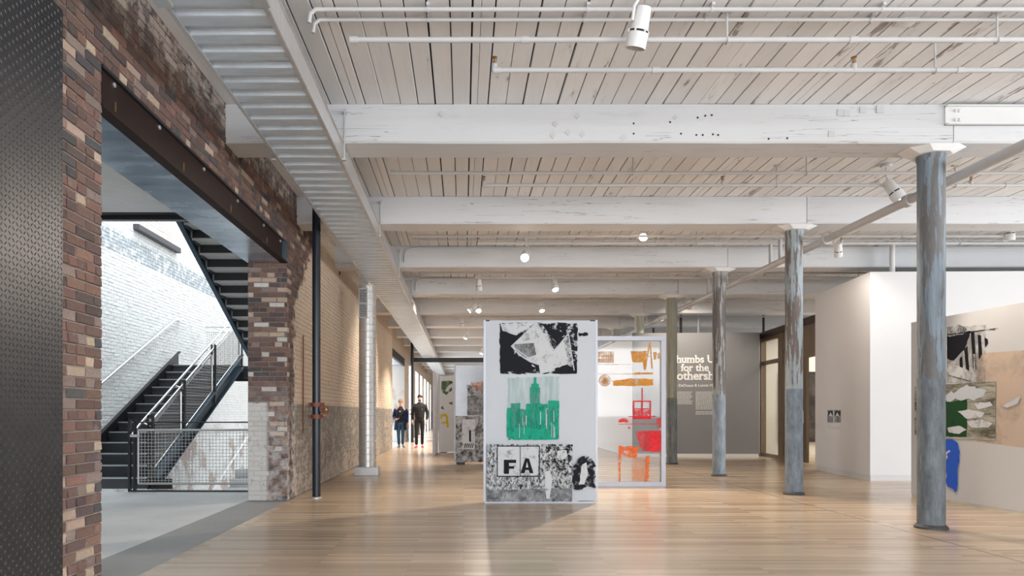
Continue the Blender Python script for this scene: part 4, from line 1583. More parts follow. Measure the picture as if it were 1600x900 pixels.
# ------------------------------------------------------------------ guard on the edge of the floor opening
gy0 = 10.46
gd = empty('floor_guard', (-4.0, gy0, 0))
tag(gd, 'wire mesh guard along the edge of the stair hall floor', 'railing')
xa, xb = SXR - 0.08, -2.99
MB().box(xa - 0.1, xb, 10.40, 10.47, -0.25, 0.015).build('edge_angle', M['black_steel'], gd)
MB().tube([(xa, gy0, 1.055), (xb, gy0, 1.055)], 0.010, 8).build('top_cable', M['black_steel'], gd, smooth=True)
for zz, rr in ((0.935, 0.018), (0.115, 0.018)):
    MB().tube([(xa + 0.03, gy0, zz), (xb, gy0, zz)], rr, 10).build('frame_rail', M['wire'], gd, smooth=True)
MB().tube([(xa + 0.03, gy0, 0.115), (xa + 0.03, gy0, 0.935)], 0.016, 10).build('frame_rail', M['wire'], gd, smooth=True)
w = MB()
x = xa + 0.08
while x < xb:
    w.tube([(x, gy0, 0.115), (x, gy0, 0.935)], 0.0034, 4, cap=False)
    x += 0.052
z = 0.165
while z < 0.93:
    w.tube([(xa + 0.03, gy0, z), (xb, gy0, z)], 0.0034, 4, cap=False)
    z += 0.052
tag(w.build('wire_mesh', M['wire'], gd), kind='stuff')
for dxx in (-0.08, 0.0):
    MB().box(xa + dxx - 0.035, xa + dxx - 0.005, gy0 - 0.03, gy0 + 0.03, 0.0, 1.09).build('post', M['black_steel'], gd)
for zz in (0.86, 0.2):
    MB().tube([(xa - 0.06, gy0, zz), (xa + 0.05, gy0, zz)], 0.012, 8).build('clamp', M['stainless'], gd, smooth=True)

# ------------------------------------------------------------------ handrail on the whitewashed wall
hr = empty('wall_handrail', (-6.38, 12.0, 1.5))
tag(hr, 'pale steel handrail fixed to the whitewashed wall above the stair', 'handrail')
wx = -6.37
MB().tube([(wx, 11.0, noseZ(11.0) + 0.92), (wx, YT + 0.0, noseZ(YT) + 0.86), (wx, YT + 0.30, noseZ(YT) + 0.88), (wx - 0.07, YT + 0.36, noseZ(YT) + 0.88)], 0.024, 12).build('rail', M['stainless'], hr, smooth=True)
for yy in (11.6, 13.2, 14.8):
    m = MB()
    z_ = noseZ(yy) + 0.90
    m.tube([(wx - 0.09, yy, z_ - 0.10), (wx - 0.02, yy, z_ - 0.09), (wx, yy, z_ - 0.02)], 0.010, 8)
    m.lathe([(0.035, 0), (0.035, 0.008)], align((1, 0, 0), (wx - 0.092, yy, z_ - 0.10)), 14)
    m.build('bracket', M['stainless'], hr, smooth=True)

# the stair continuing down: white rail on the wall and pale steps
M['white_steel'] = simple('white_steel', (0.80, 0.82, 0.84), 0.4, 0, 0.03)
tag(MB().tube([(-6.36, 16.4, -1.2), (-6.36, 17.3, -0.79), (-6.36, 20.1, 0.48), (-6.36, 20.9, 0.82)], 0.03, 12).build('lower_handrail', M['white_steel'], smooth=True), 'white handrail on the wall below floor level, seen through the mesh', 'handrail')
ls = empty('lower_steps', (-4.6, 14.0, -2.35))
tag(ls, 'pale concrete steps going down, at the bottom behind the mesh guard', 'steps')
for k in range(7):
    MB().box(-5.1, -3.1, 13.2 + k * 0.34, 13.2 + (k + 1) * 0.34 + 0.01, -2.35, -0.62 - (6 - k) * 0.17 + 0.55).build('step', M['white_steel'], ls)
# ------------------------------------------------------------------ printed panels
ar = random.Random(21)


def ragged(pts, amp, step, r):
    """polygon outline with a torn, brushed edge (pixels of the photograph's frame)"""
    out = []
    k = len(pts)
    for i in range(k):
        a, b = pts[i], pts[(i + 1) % k]
        L = math.hypot(b[0] - a[0], b[1] - a[1])
        n = max(1, int(L / step))
        for j in range(n):
            t = j / n
            out.append((a[0] + (b[0] - a[0]) * t + r.uniform(-amp, amp), a[1] + (b[1] - a[1]) * t + r.uniform(-amp, amp)))
    return out


class Sheet:
    """flat printing ground: lays printed shapes on an upright plane in thin layers"""

    def __init__(self, root, A, B, toward):
        self.root, self.A, self.B, self.t = root, A, B, Vector(toward).normalized()
        self.layer = 0

    def put(self, name, pts, mat, parent=None):
        self.layer += 1
        base = self.t * (0.0004 + 0.0006 * self.layer)
        return MB().slab([PW(a, b, self.A, self.B) + base for a, b in pts], self.t * 0.0004).build(name, mat, parent or self.root)

    def rect(self, name, x0, y0, x1, y1, mat, rag=0.0, parent=None):
        pts = [(x0, y0), (x1, y0), (x1, y1), (x0, y1)]
        if rag:
            pts = ragged(pts, rag, 6, ar)
        return self.put(name, pts, mat, parent)


def standing_panel(name, label, x0, x1, y, z0, z1, th, mat, group='freestanding printed panels'):
    root = empty(name, ((x0 + x1) / 2, y + th / 2, 0))
    tag(root, label, 'art panel', group)
    MB().box(x0 + 0.012, x1 - 0.012, y, y + th, z0, z1 - 0.004).build('sheet', mat, root)
    for a in (x0, x1 - 0.03):
        MB().box(a, a + 0.03, y - 0.004, y + th + 0.004, z0 - 0.004, z1 + 0.002).build('side_channel', M['aluminium'], root)
    for a in (x0 + 0.05, x1 - 0.25):
        MB().box(a, a + 0.20, y + 0.004, y + th - 0.004, 0.0, z0 - 0.004 if z0 > 0.01 else 0.01).build('foot', M['black_steel'], root)
    return root


# --- tall panel in the middle of the room
Y1 = 9.08
p1 = standing_panel('printed_panel', 'tall pale blue-white printed panel with black and green images, in the middle', 0.268, 1.785, Y1, 0.03, 2.432, 0.07, M['sheet'])
S = Sheet(p1, (0.268, Y1), (1.785, Y1), (0, -1, 0))
for a in (757, 922):
    S.rect('corner_clip', a, 500, a + 8, 502, M['black_steel'])
S.rect('bottom_edge', 757, 783.5, 928, 786, M['aluminium'])
# upper print: broken black field with pale faceted shapes
S.put('print_ground', ragged([(781, 505), (902, 505), (902, 584), (781, 584)], 1.2, 5, ar), M['ink_rag'])
S.put('print_ground', ragged([(781, 520), (800, 520), (826, 522), (812, 540), (799, 548), (815, 562), (838, 576), (826, 583), (781, 579)], 0.8, 5, ar), M['ink_solid'])
S.put('facet', ragged([(782, 506), (838, 504), (806, 524), (786, 517)], 0.6, 5, ar), M['photo_white'])
S.put('facet', [(798, 541), (838, 504), (866, 541), (862, 553), (846, 572), (828, 566), (812, 556)], M['photo_white'])
S.put('facet', [(803, 538), (834, 536), (838, 554), (822, 560), (806, 548)], M['photo_grey'])
S.put('facet', [(838, 504), (846, 506), (872, 538), (863, 546)], M['photo_bw'])
S.put('facet', [(848, 508), (884, 521), (874, 530), (862, 528)], M['ink_solid'])
S.put('facet', [(866, 546), (888, 522), (896, 572), (870, 579), (844, 584), (842, 572)], M['photo_white'])
S.put('facet', [(880, 530), (888, 521), (897, 578), (890, 576)], M['photo_bw2'])
S.put('facet', ragged([(866, 576), (886, 570), (901, 577), (900, 584), (868, 584)], 0.8, 4, ar), M['ink_solid'])
for a, b, c, d in ((838, 504, 799, 541), (838, 504, 866, 548), (888, 521, 866, 548), (888, 521, 897, 579), (799, 541, 846, 573)):
    L = math.hypot(c - a, d - b)
    nx, ny = -(d - b) / L * 0.7, (c - a) / L * 0.7
    S.put('facet_edge', [(a + nx, b + ny), (c + nx, d + ny), (c - nx, d - ny), (a - nx, b - ny)], M['sheet'])
S.put('brush_mark', ragged([(904, 521), (917, 520), (919, 524), (904, 526)], 1.3, 3, ar), M['ink_solid'])
# middle print: green block of towers
S.put('green_wash', ragged([(793, 590), (874, 588), (874, 686), (793, 686)], 1.5, 5, ar), M['green_c'])
tow = [(792, 637, 800, 683, 'a'), (798, 630, 813, 683, 'b'), (806, 638, 818, 670, 'c'), (812, 640, 824, 684, 'b'), (822, 631, 834, 684, 'a'), (828, 606, 844, 684, 'b'), (830, 600, 842, 612, 'b'), (834, 590, 838, 602, 'a'),
       (833, 630, 846, 684, 'b'), (840, 636, 852, 684, 'a'), (838, 631, 856, 638, 'a'), (851, 640, 858, 684, 'b'), (857, 626, 873, 684, 'a'), (858, 636, 868, 660, 'b'), (794, 668, 872, 687, 'a')]
for x0, y0, x1, y1, kk in tow:
    S.put('green_tower', ragged([(x0, y0), (x1, y0), (x1, y1), (x0, y1)], 0.5, 7, ar), M['green_' + kk])
S.put('green_tower', [(829, 606), (834, 598), (836, 589), (838, 598), (843, 606)], M['green_a'])
for _ in range(26):
    xx, yy = ar.uniform(796, 868), ar.uniform(636, 668)
    S.rect('green_line', xx, yy, xx + ar.uniform(0.6, 1.4), min(684, yy + ar.uniform(10, 26)), M['sheet' if ar.random() < 0.4 else 'green_a'])
# lower print: black and white sign photograph
S.put('print_ground', ragged([(761, 694), (894, 694), (894, 783), (760, 783)], 0.7, 5, ar), M['photo_bw2'])
S.put('sign_board', ragged([(776, 696), (842, 696), (840, 742), (776, 744)], 0.6, 5, ar), M['photo_white'])
for a in ((776, 696, 843, 697.6), (776, 743, 843, 744.6), (776, 696, 777.5, 744), (841.5, 696, 843, 744), (812, 696, 813, 744)):
    S.rect('sign_border', *a, M['ink_solid'])
S.put('sign_letter', [(787, 718), (806, 718), (806, 723), (795, 723), (795, 728), (803, 728), (803, 732), (795, 732), (795, 740), (787, 740)], M['ink_solid'])
S.put('sign_letter', [(820, 716), (826, 716), (833, 739), (827, 739), (825.5, 734), (820.5, 734), (819, 739), (813, 739)], M['ink_solid'])
S.put('sign_letter_gap', [(823, 721), (825, 730), (821.2, 730)], M['photo_white'])
S.put('dark_foliage', ragged([(853, 694), (894, 694), (894, 730), (872, 738), (853, 726)], 0.8, 4, ar), M['photo_bw'])
S.put('white_cloud', ragged([(870, 704), (884, 703), (887, 712), (878, 718), (870, 714)], 1.0, 4, ar), M['photo_white'])
S.put('grey_strip', ragged([(761, 765), (893, 762), (893, 783), (760, 783)], 0.6, 6, ar), M['photo_grey'])
S.put('pale_figure', [(851, 736), (859, 735), (862, 752), (858, 778), (853, 779), (851, 756)], M['photo_white'])
S.put('side_tree', ragged([(895, 730), (903, 716), (914, 712), (925, 718), (930, 730), (929, 764), (918, 760), (906, 764), (895, 765)], 2.0, 4, ar), M['ink_rag'])
S.put('side_figure', ragged([(908, 726), (915, 722), (918, 738), (912, 756), (904, 757)], 0.8, 4, ar), M['photo_white'])

# --- clear framed sheet to its right
Y2 = 11.13
p2 = empty('framed_acrylic_sheet', (2.55, Y2, 0))
tag(p2, 'clear acrylic sheet in an aluminium frame with amber, red and orange prints', 'art panel', 'freestanding printed panels')
FX0, FX1, FZ0, FZ1 = 1.80, 3.30, 0.0, 2.45
fw = 0.072
for nm, a in (('frame_bar', (FX0, FX1, FZ0, FZ0 + fw)), ('frame_bar', (FX0, FX1, FZ1 - fw, FZ1)), ('frame_bar', (FX0, FX0 + fw, FZ0 + fw, FZ1 - fw)), ('frame_bar', (FX1 - fw, FX1, FZ0 + fw, FZ1 - fw))):
    MB().box(a[0], a[1], Y2, Y2 + 0.10, a[2], a[3]).build(nm, M['aluminium'], p2)
MB().box(FX0 + fw, FX1 - fw, Y2 + 0.045, Y2 + 0.055, FZ0 + fw, FZ1 - fw).build('acrylic_sheet', M['acrylic'], p2)
S = Sheet(p2, (FX0, Y2 + 0.044), (FX1, Y2 + 0.044), (0, -1, 0))
# amber band of machine-like shapes
S.rect('amber_print', 934, 549, 959, 567, M['amber_thin'])
for yy in (556, 562):
    S.rect('amber_line', 934, yy, 959, yy + 0.8, M['amber'])
for k in range(7):
    S.rect('amber_line', 936 + k * 3.6, 549, 936.8 + k * 3.6, 567, M['amber_thin'])
S.put('amber_print', ragged([(985, 549), (1010, 548), (1009, 572), (1007, 577), (1004, 566), (989, 566)], 0.5, 5, ar), M['amber'])
S.put('amber_ladder', [(1006, 578), (1014.5, 535), (1016, 535), (1009, 578)], M['amber'])
S.put('amber_ladder', [(1015, 535), (1016.5, 535), (1020, 576), (1018, 576)], M['amber'])
S.rect('amber_line', 1008, 556, 1018, 557.2, M['amber'])
for yy, x1 in ((569, 985), (584, 990), (595, 988)):
    S.rect('amber_line', 934, yy, x1, yy + 1.0, M['amber_thin'])
S.put('amber_print', ragged([(958, 595), (985, 591), (1020, 592), (1020, 603), (958, 603)], 0.6, 5, ar), M['amber'])
S.rect('amber_print', 990, 582, 1020, 585, M['amber'], 0.4)
wc = P(944.5, 595, Y2)
for rr, mt in ((9.6, 'amber_thin'), (6.0, 'amber_thin'), (3.0, 'amber')):
    S.put('amber_wheel', [(945 + rr * math.cos(q * math.pi / 12), 594.5 + rr * math.sin(q * math.pi / 12)) for q in range(24)], M[mt])
S.put('brown_mark', ragged([(1021, 551), (1026, 550), (1025, 562), (1022, 561)], 0.5, 3, ar), M['amber'])
S.put('brown_mark', ragged([(1027.5, 552), (1031, 551), (1031, 561), (1028, 560)], 0.5, 3, ar), M['amber'])
# red group
S.rect('red_line', 1002.5, 606, 1004, 628, M['red'])
for a in ((989, 626, 1017, 628), (989, 626, 991, 652), (1015, 626, 1017, 652), (989, 650, 1017, 655), (1002, 626, 1004, 652), (989, 638, 1017, 639.5)):
    S.rect('red_bar', *a, M['red'])
S.rect('red_print', 990, 640, 1016, 654, M['red_thin'], 0.5)
S.rect('red_line', 982, 650, 1024, 651.5, M['red'])
S.rect('red_print', 1006, 674, 1016, 705, M['red_thin'], 0.4)
S.rect('red_print', 1016, 673, 1033, 706, M['red'], 0.4)
S.put('red_print', ragged([(992, 674), (1016, 673), (1016, 705), (1003, 705)], 0.7, 4, ar), M['red_thin'])
S.put('red_print', ragged([(1026, 656), (1033, 652), (1033, 668), (1027, 668)], 0.7, 3, ar), M['red_thin'])
S.put('red_print', ragged([(966, 656), (972, 653), (980, 655), (983, 659), (966, 660)], 0.9, 3, ar), M['red'])
S.rect('red_line', 966, 662, 1033, 663, M['red'])
S.rect('red_mark', 981, 667, 984, 670, M['red'])
# orange group
S.put('orange_print', ragged([(966, 698), (976, 700), (995, 701), (994, 716), (984, 715), (970, 709), (969, 754), (966, 754)], 0.7, 4, ar), M['orange'])
S.put('orange_print', ragged([(966, 697), (999, 698), (996, 704), (966, 704)], 1.0, 4, ar), M['orange'])
S.put('orange_print', ragged([(1008, 712), (1014, 712), (1013, 752), (1006, 753), (1009, 735)], 0.9, 4, ar), M['orange'])
S.rect('orange_print', 987, 716, 1010, 752, M['orange_thin'], 0.6)

# --- mirror-bright printed panel further back
Y3 = 15.9
p3 = standing_panel('printed_panel', 'silvery printed panel behind the left edge of the tall panel', -0.215, 1.29, Y3, 0.05, 2.37, 0.07, M['sheet_grey'])
S = Sheet(p3, (-0.2, Y3), (1.2, Y3), (0, -1, 0))
S.rect('mirror_sheet', 712, 571, 760, 650, M['mirror_sheet'])
S.put('print_block', ragged([(730, 618), (755, 618), (762, 649), (730, 649)], 0.4, 5, ar), M['photo_grey'])
S.put('print_block', ragged([(729, 602), (738, 600), (762, 611), (762, 619), (731, 617)], 0.5, 4, ar), M['photo_mid'])
S.put('print_block', ragged([(735, 597), (762, 596), (762, 609), (740, 606)], 0.5, 4, ar), M['orange_thin'])
S.rect('print_ground', 712, 650, 765, 722, M['photo_mid'], 0.3)
S.rect('print_block', 722, 655, 742, 702, M['photo_white'], 0.4)
S.rect('print_block', 733, 672, 736, 690, M['ink_solid'])
for k in range(5):
    S.put('print_stripe', [(725 + k * 3, 700), (727 + k * 3, 693), (728.4 + k * 3, 693), (726.4 + k * 3, 700)], M['ink_solid'])

# --- pale panel with green and yellow prints
Y4 = 20.6
p4 = standing_panel('printed_panel', 'pale far panel with green and yellow prints right of the two people', -0.745, 0.75, Y4, 0.02, 2.32, 0.06, M['white'])
S = Sheet(p4, (-0.7, Y4), (0.7, Y4), (0, -1, 0))
S.put('green_print', ragged([(690, 596), (707, 595), (707, 610), (697, 617), (690, 612)], 0.8, 3, ar), M['sage'])
S.put('green_print', [(695, 611), (701, 602), (707, 599), (707, 604), (702, 608), (699, 612)], M['white'])
S.put('green_print', ragged([(701, 630), (707, 627), (707, 633)], 0.4, 2, ar), M['sage'])
S.put('green_print', ragged([(688, 638), (692, 634), (694, 640)], 0.4, 2, ar), M['sage'])
for a in ((688, 647, 699, 651), (688, 647, 691, 655), (689, 659, 701, 662), (697, 651, 700, 661), (698, 659, 701, 668)):
    S.rect('yellow_print', *a, M['yellow'])
p5 = empty('printed_panel', (-0.80, 19.9, 0))
tag(p5, 'narrow side panel standing edge-on at the left of the green and yellow print', 'art panel', 'freestanding printed panels')
m = MB()
m.slab([(-0.80, 19.2, 0.02), (-0.76, 20.55, 0.02), (-0.82, 20.55, 0.02), (-0.86, 19.2, 0.02)], (0, 0, 2.33))
m.build('sheet', M['white'], p5)
MB().box(-0.862, -0.798, 19.17, 19.2, 0, 2.36).build('side_channel', M['aluminium'], p5)

# --- long printed wall panel at the right
RA, RB = (6.46, 9.85), (6.60, 7.90)
dirr = Vector((RB[0] - RA[0], RB[1] - RA[1], 0)).normalized()
nrm = Vector((-1, 0, 0))
RE = Vector((RA[0], RA[1], 0)) + dirr * 6.3
p6 = empty('printed_wall_panel', (6.6, 8.0, 0))
tag(p6, 'long pale grey wall panel at right with striped, waterlily and blue prints', 'art panel', 'freestanding printed panels')
segE = [Vector((RA[0], RA[1], 0)) + dirr * (1.575 * k) for k in range(5)]
for k in range(4):
    a, b = segE[k], segE[k + 1]
    MB().slab([(a.x, a.y, 0.03), (b.x, b.y, 0.03), (b.x + 0.07, b.y, 0.03), (a.x + 0.07, a.y, 0.03)], (0, 0, 2.47)).build('sheet', M['sheet_grey'], p6)
MB().slab([(RA[0] + 0.01, RA[1], 0.0), (RE.x + 0.01, RE.y, 0.0), (RE.x + 0.06, RE.y, 0.0), (RA[0] + 0.06, RA[1], 0.0)], (0, 0, 0.03)).build('base_strip', M['creampaint'], p6)
S = Sheet(p6, RA, RB, (-1, -0.07, 0))
S.put('peach_field', [(1526, 552), (1590, 548), (1700, 541), (1700, 712), (1526, 690)], M['peach'])
S.put('print_ground', ragged([(1433, 520), (1470, 514), (1540, 507), (1540, 600), (1433, 597)], 1.0, 8, ar), ink('ink_faint_grey', (0.35, 0.34, 0.33), 0.35, 5, 0.5, 0.1, 31))
S.put('dark_shape', ragged([(1476, 524), (1518, 517), (1508, 545), (1498, 556), (1490, 564), (1480, 560), (1476, 552)], 1.0, 4, ar), M['ink_solid'])
S.put('dark_shape', ragged([(1478, 512), (1500, 508), (1512, 514), (1508, 522), (1480, 526)], 1.0, 4, ar), M['photo_mid'])
for pts in ([(1517, 519), (1522.5, 518), (1526, 577), (1521, 575)], [(1528, 523), (1533, 524), (1535, 553), (1530, 562)], [(1507, 546), (1512, 540), (1515, 579), (1510, 577)], [(1500, 560), (1504, 556), (1505, 575), (1500, 573)], [(1539, 527), (1544, 530), (1544, 537), (1540, 543)]):
    S.put('black_stripe', pts, M['ink_solid'])
S.put('grey_stripe', [(1521, 553), (1525, 553), (1525, 577), (1523, 580)], M['photo_mid'])
S.put('thin_line', [(1476, 523), (1560, 512.5), (1560, 514), (1476, 524.5)], M['ink_rag'])
S.put('thin_line', [(1476, 584), (1527, 598), (1527, 599), (1476, 585.4)], M['ink_rag'])
S.rect('white_post', 1477.5, 512, 1480.5, 598, M['sheet_grey'])
S.put('lily_photo', [(1430, 604), (1472, 601), (1557, 596), (1556, 688), (1500, 686), (1430, 680)], M['photo_lily'])
S.put('green_photo', ragged([(1476, 616), (1490, 628), (1512, 622), (1512, 683), (1476, 682)], 0.6, 5, ar), M['green_dark'])
for pts in ([(1476, 620), (1482, 615), (1488, 611), (1491, 615), (1496, 614), (1495, 622), (1487, 628), (1480, 627)], [(1490, 617), (1502, 606), (1513, 601), (1516, 604), (1526, 604), (1527, 615), (1517, 622), (1503, 626), (1493, 622)], [(1512, 613), (1530, 606), (1542, 610), (1538, 618), (1523, 626), (1513, 622)]):
    S.put('white_petal', ragged(pts, 0.6, 4, ar), M['sheet'])
for pts in ([(1498, 643), (1516, 640), (1540, 645), (1536, 652), (1512, 655)], [(1512, 658), (1535, 656), (1552, 661), (1546, 668), (1520, 668)], [(1524, 630), (1548, 628), (1553, 634), (1530, 640)], [(1482, 668), (1500, 665), (1512, 671), (1500, 678), (1484, 676)]):
    S.put('lily_pad', ragged(pts, 0.5, 4, ar), M['photo_white'])
S.put('pale_leaf', ragged([(1568, 634), (1580, 628), (1596, 619), (1592, 630), (1576, 637)], 0.6, 4, ar), M['sheet'])
S.put('blue_shape', ragged([(1473, 692), (1480, 686), (1490, 686), (1498, 692), (1501, 706), (1500, 722), (1497, 738), (1498, 752), (1497, 765), (1494, 770), (1490, 764), (1482, 760), (1479, 752), (1481, 744), (1478, 732), (1473, 728)], 0.5, 4, ar), M['blue'])
S.put('blue_highlight', [(1476, 709), (1485, 703), (1487, 705), (1478, 712)], M['sheet_grey'])
S.put('blue_highlight', [(1474, 716), (1481, 710), (1483, 714), (1479, 720), (1474, 721)], M['sheet_grey'])
S.rect('blue_mark', 1472, 753, 1478, 757, M['blue'], 0.4)

# ------------------------------------------------------------------ two small prints on the white wall
wa, wb = (7.34, 13.76), (7.16, 12.02)
for k, (x0, x1) in enumerate(((1293, 1302), (1303.5, 1314))):
    pr_ = empty('small_print', PW((x0 + x1) / 2, 661, wa, wb))
    tag(pr_, ('left' if k == 0 else 'right') + ' one of two small dark prints on the white wall edge', 'print', 'small prints on the white wall')
    S = Sheet(pr_, wa, wb, (-1, -0.1, 0))
    S.rect('paper', x0, 640.5, x1, 660, M['photo_grey'])
    S.rect('image', x0 + 1, 642, x1 - 1, 650, M['ink_solid'])
    S.put('image', [(x0 + 2, 650), (x0 + 5, 644), (x0 + 8, 650)], M['sheet_grey'])
cap = empty('print_caption', PW(1303, 669, wa, wb))
tag(cap, 'pale caption card below the two small prints', 'card')
S = Sheet(cap, wa, wb, (-1, -0.1, 0))
S.rect('card', 1293, 661, 1313, 669.5, M['sheet_grey'])

# ------------------------------------------------------------------ lettering on the grey wall
gdir = Vector((GB[0] - GA[0], GB[1] - GA[1], 0)).normalized()
gn = Vector((gdir.y, -gdir.x, 0))


def lettering(body, px, py, width_px, name, root, bold=0.0, serif=False):
    cu = bpy.data.curves.new(name, 'FONT')
    cu.body = body
    cu.align_x = 'CENTER'
    cu.size = 1.0
    cu.offset = bold
    cu.extrude = 0.004
    ob = bpy.data.objects.new(name, cu)
    COL.objects.link(ob)
    dg = bpy.context.evaluated_depsgraph_get()
    me = bpy.data.meshes.new_from_object(ob.evaluated_get(dg))
    bpy.data.objects.remove(ob)
    bpy.data.curves.remove(cu)
    if serif:
        feet = serif_feet(me, 1, bold)
        bm = bmesh.new()
        bm.from_mesh(me)
        for a_, b_, yy in feet:
            yb = {0.04: 0.0, 0.44: 0.44, 0.69: 0.685}[yy]
            # top serifs point left only, feet spread both ways
            l_, r_ = (0.07, 0.07) if yy == 0.04 else (0.075, 0.0)
            vs = [bm.verts.new(c) for c in ((a_ - l_, yb - 0.03, 0.0045), (b_ + r_, yb - 0.03, 0.0045), (b_ + r_, yb + 0.035, 0.0045), (a_ - l_, yb + 0.035, 0.0045))]
            bm.faces.new(vs)
        bm.to_mesh(me)
        bm.free()
    xs = [v.co.x for v in me.vertices]
    cpos = PW(px, py, GA, GB)
    sc = FPX / cpos.y
    w = width_px / sc
    k = w / (max(xs) - min(xs))
    cx = (max(xs) + min(xs)) / 2
    me.transform(Matrix.Translation((-cx, 0, 0)))
    me.transform(Matrix.Diagonal((k, k, 1, 1)))
    R = Matrix((gdir.to_4d(), (0, 0, 1, 0), gn.to_4d(), (0, 0, 0, 1)))
    R = Matrix(((gdir.x, 0, gn.x, 0), (gdir.y, 0, gn.y, 0), (0, 1, 0, 0), (0, 0, 0, 1)))
    me.transform(R)
    me.materials.clear()
    me.materials.append(M['lettering'])
    me.name = name
    o = bpy.data.objects.new(name, me)
    COL.objects.link(o)
    place(o, cpos + gn * 0.005, root)
    return o, k


def serif_feet(me, k, bold):
    """slab serifs for the stems of a line of letters (in the mesh's own x, y)"""
    tris = []
    me.calc_loop_triangles()
    for t in me.loop_triangles:
        pts = [me.vertices[i].co for i in t.vertices]
        if all(abs(p.z - 0.004) < 0.002 for p in pts):
            tris.append(pts)
    out = []
    for yy in (0.04, 0.44, 0.69):
        iv = []
        for pts in tris:
            xs = []
            for i in range(3):
                p, q_ = pts[i], pts[(i + 1) % 3]
                if (p.y - yy) * (q_.y - yy) < 0:
                    t = (yy - p.y) / (q_.y - p.y)
                    xs.append(p.x + t * (q_.x - p.x))
            if len(xs) == 2:
                iv.append((min(xs), max(xs)))
        iv.sort()
        mg = []
        for i in iv:
            if mg and i[0] <= mg[-1][1] + 1e-4:
                mg[-1] = (mg[-1][0], max(mg[-1][1], i[1]))
            else:
                mg.append(i)
        out += [(a_, b_, yy) for a_, b_ in mg if 0.06 < b_ - a_ < 0.20]
    return out


tt = empty('wall_title_lettering', PW(1085, 605, GA, GB))
tag(tt, 'white exhibition title lettering on the dark grey wall', 'lettering')
lettering('Thumbs Up', 1085.5, 566.5, 77, 'title_line', tt, 0.023, True)
lettering('for the', 1085.5, 579.5, 43, 'title_line', tt, 0.023, True)
lettering('Mothership', 1085.5, 593, 85, 'title_line', tt, 0.023, True)
lettering('Dawn DeDeaux & Lonnie Holley', 1084.6, 604.2, 79, 'title_line', tt, 0.012)
tb = empty('wall_text', PW(1085, 650, GA, GB))
tag(tb, 'small white columns of introduction text below the title', 'lettering')
for (x0, x1, y0, n, last) in ((1036, 1083, 612.5, 11, 0.35), (1087, 1133, 612.5, 14, 0.6), (1087, 1116, 643, 3, 0.95)):
    m = MB()
    for k in range(n):
        yy = y0 + k * 2.05
        x = x0
        xe = x0 + (x1 - x0) * (last if k == n - 1 else ar.uniform(0.88, 1.0))
        while x < xe:
            wl = min(ar.uniform(1.2, 3.6), xe - x)
            a = PW(x, yy, GA, GB) + gn * 0.003
            b = PW(x + wl, yy, GA, GB) + gn * 0.003
            m.bar(a, b, 0.003, 0.0145)
            x += wl + 0.7
    tag(m.build('text_block', M['lettering'], tb), kind='stuff')

# ------------------------------------------------------------------ bronze glazed screen and doorway beyond the columns
SA, SB = (8.36, 19.25), (8.00, 14.9)
sd = Vector((SB[0] - SA[0], SB[1] - SA[1], 0)).normalized()
sn = Vector((sd.y, -sd.x, 0))
sn = sn if sn.x < 0 else -sn


def screen_bar(px0, px1, z0, z1, depth, name, mat, parent, out=0.0):
    a = PW(px0, 645, SA, SB)
    b = PW(px1, 645, SA, SB)
    a.z = b.z = z0
    o = sn * (depth / 2 + out)
    i = -sn * (depth / 2 - out)
    m = MB()
    m.slab([a + o, b + o, b + i, a + i], (0, 0, z1 - z0))
    return m.build(name, mat, parent)


scn = empty('glazed_screen', (8.2, 17.5, 0))
tag(scn, 'bronze-brown glazed screen with doorway beside the grey title wall', 'screen')
screen_bar(1186, 1300, 3.26, 3.42, 0.20, 'header', M['header'], scn)
screen_bar(1187, 1193, 0.0, 3.26, 0.14, 'frame_post', M['bronze'], scn)
screen_bar(1220, 1226.5, 0.0, 3.26, 0.14, 'frame_post', M['bronze'], scn)
screen_bar(1193, 1220, 3.16, 3.26, 0.10, 'frame_rail', M['bronze'], scn)
screen_bar(1193, 1220, 2.52, 2.62, 0.10, 'frame_rail', M['bronze'], scn)
screen_bar(1193, 1220, 0.0, 0.09, 0.10, 'frame_rail', M['bronze'], scn)
screen_bar(1193, 1220, 0.09, 2.52, 0.012, 'glass_pane', M['acrylic'], scn)
screen_bar(1193, 1220, 2.62, 3.16, 0.012, 'glass_pane', M['acrylic'], scn)
screen_bar(1226.5, 1300, 2.50, 3.26, 0.10, 'over_panel', M['bronze'], scn)
dl = screen_bar(1228, 1262, 0.02, 2.50, 0.06, 'door_leaf', M['bronze'], scn, 0.0)
MB().tube([PW(1259, 645, SA, SB) + sn * 0.06 + Vector((0, 0, -0.25)), PW(1259, 645, SA, SB) + sn * 0.06 + Vector((0, 0, 0.05))], 0.014, 10).build('door_pull', M['stainless'], scn, smooth=True)

# dark painting in the room behind
dp = empty('dark_painting', (9.6, 19.6, 0.4))
tag(dp, 'large dark framed painting in the cream room behind the screen', 'painting')


def painting_mat():
    g = G('dark_painting')
    p = g.pos()
    a = g.noise(p, 1.7, 5, 0.6)
    b = g.noise(p, 9, 5, 0.65)
    c = g.mix(g.step(a, 0.45, 0.72), (0.022, 0.017, 0.014), (0.12, 0.095, 0.085))
    c = g.mix(g.math('MULTIPLY', g.step(b, 0.60, 0.72), 0.4), c, (0.20, 0.17, 0.155))
    g.set(Base_Color=c, Roughness=0.4)
    return g.m


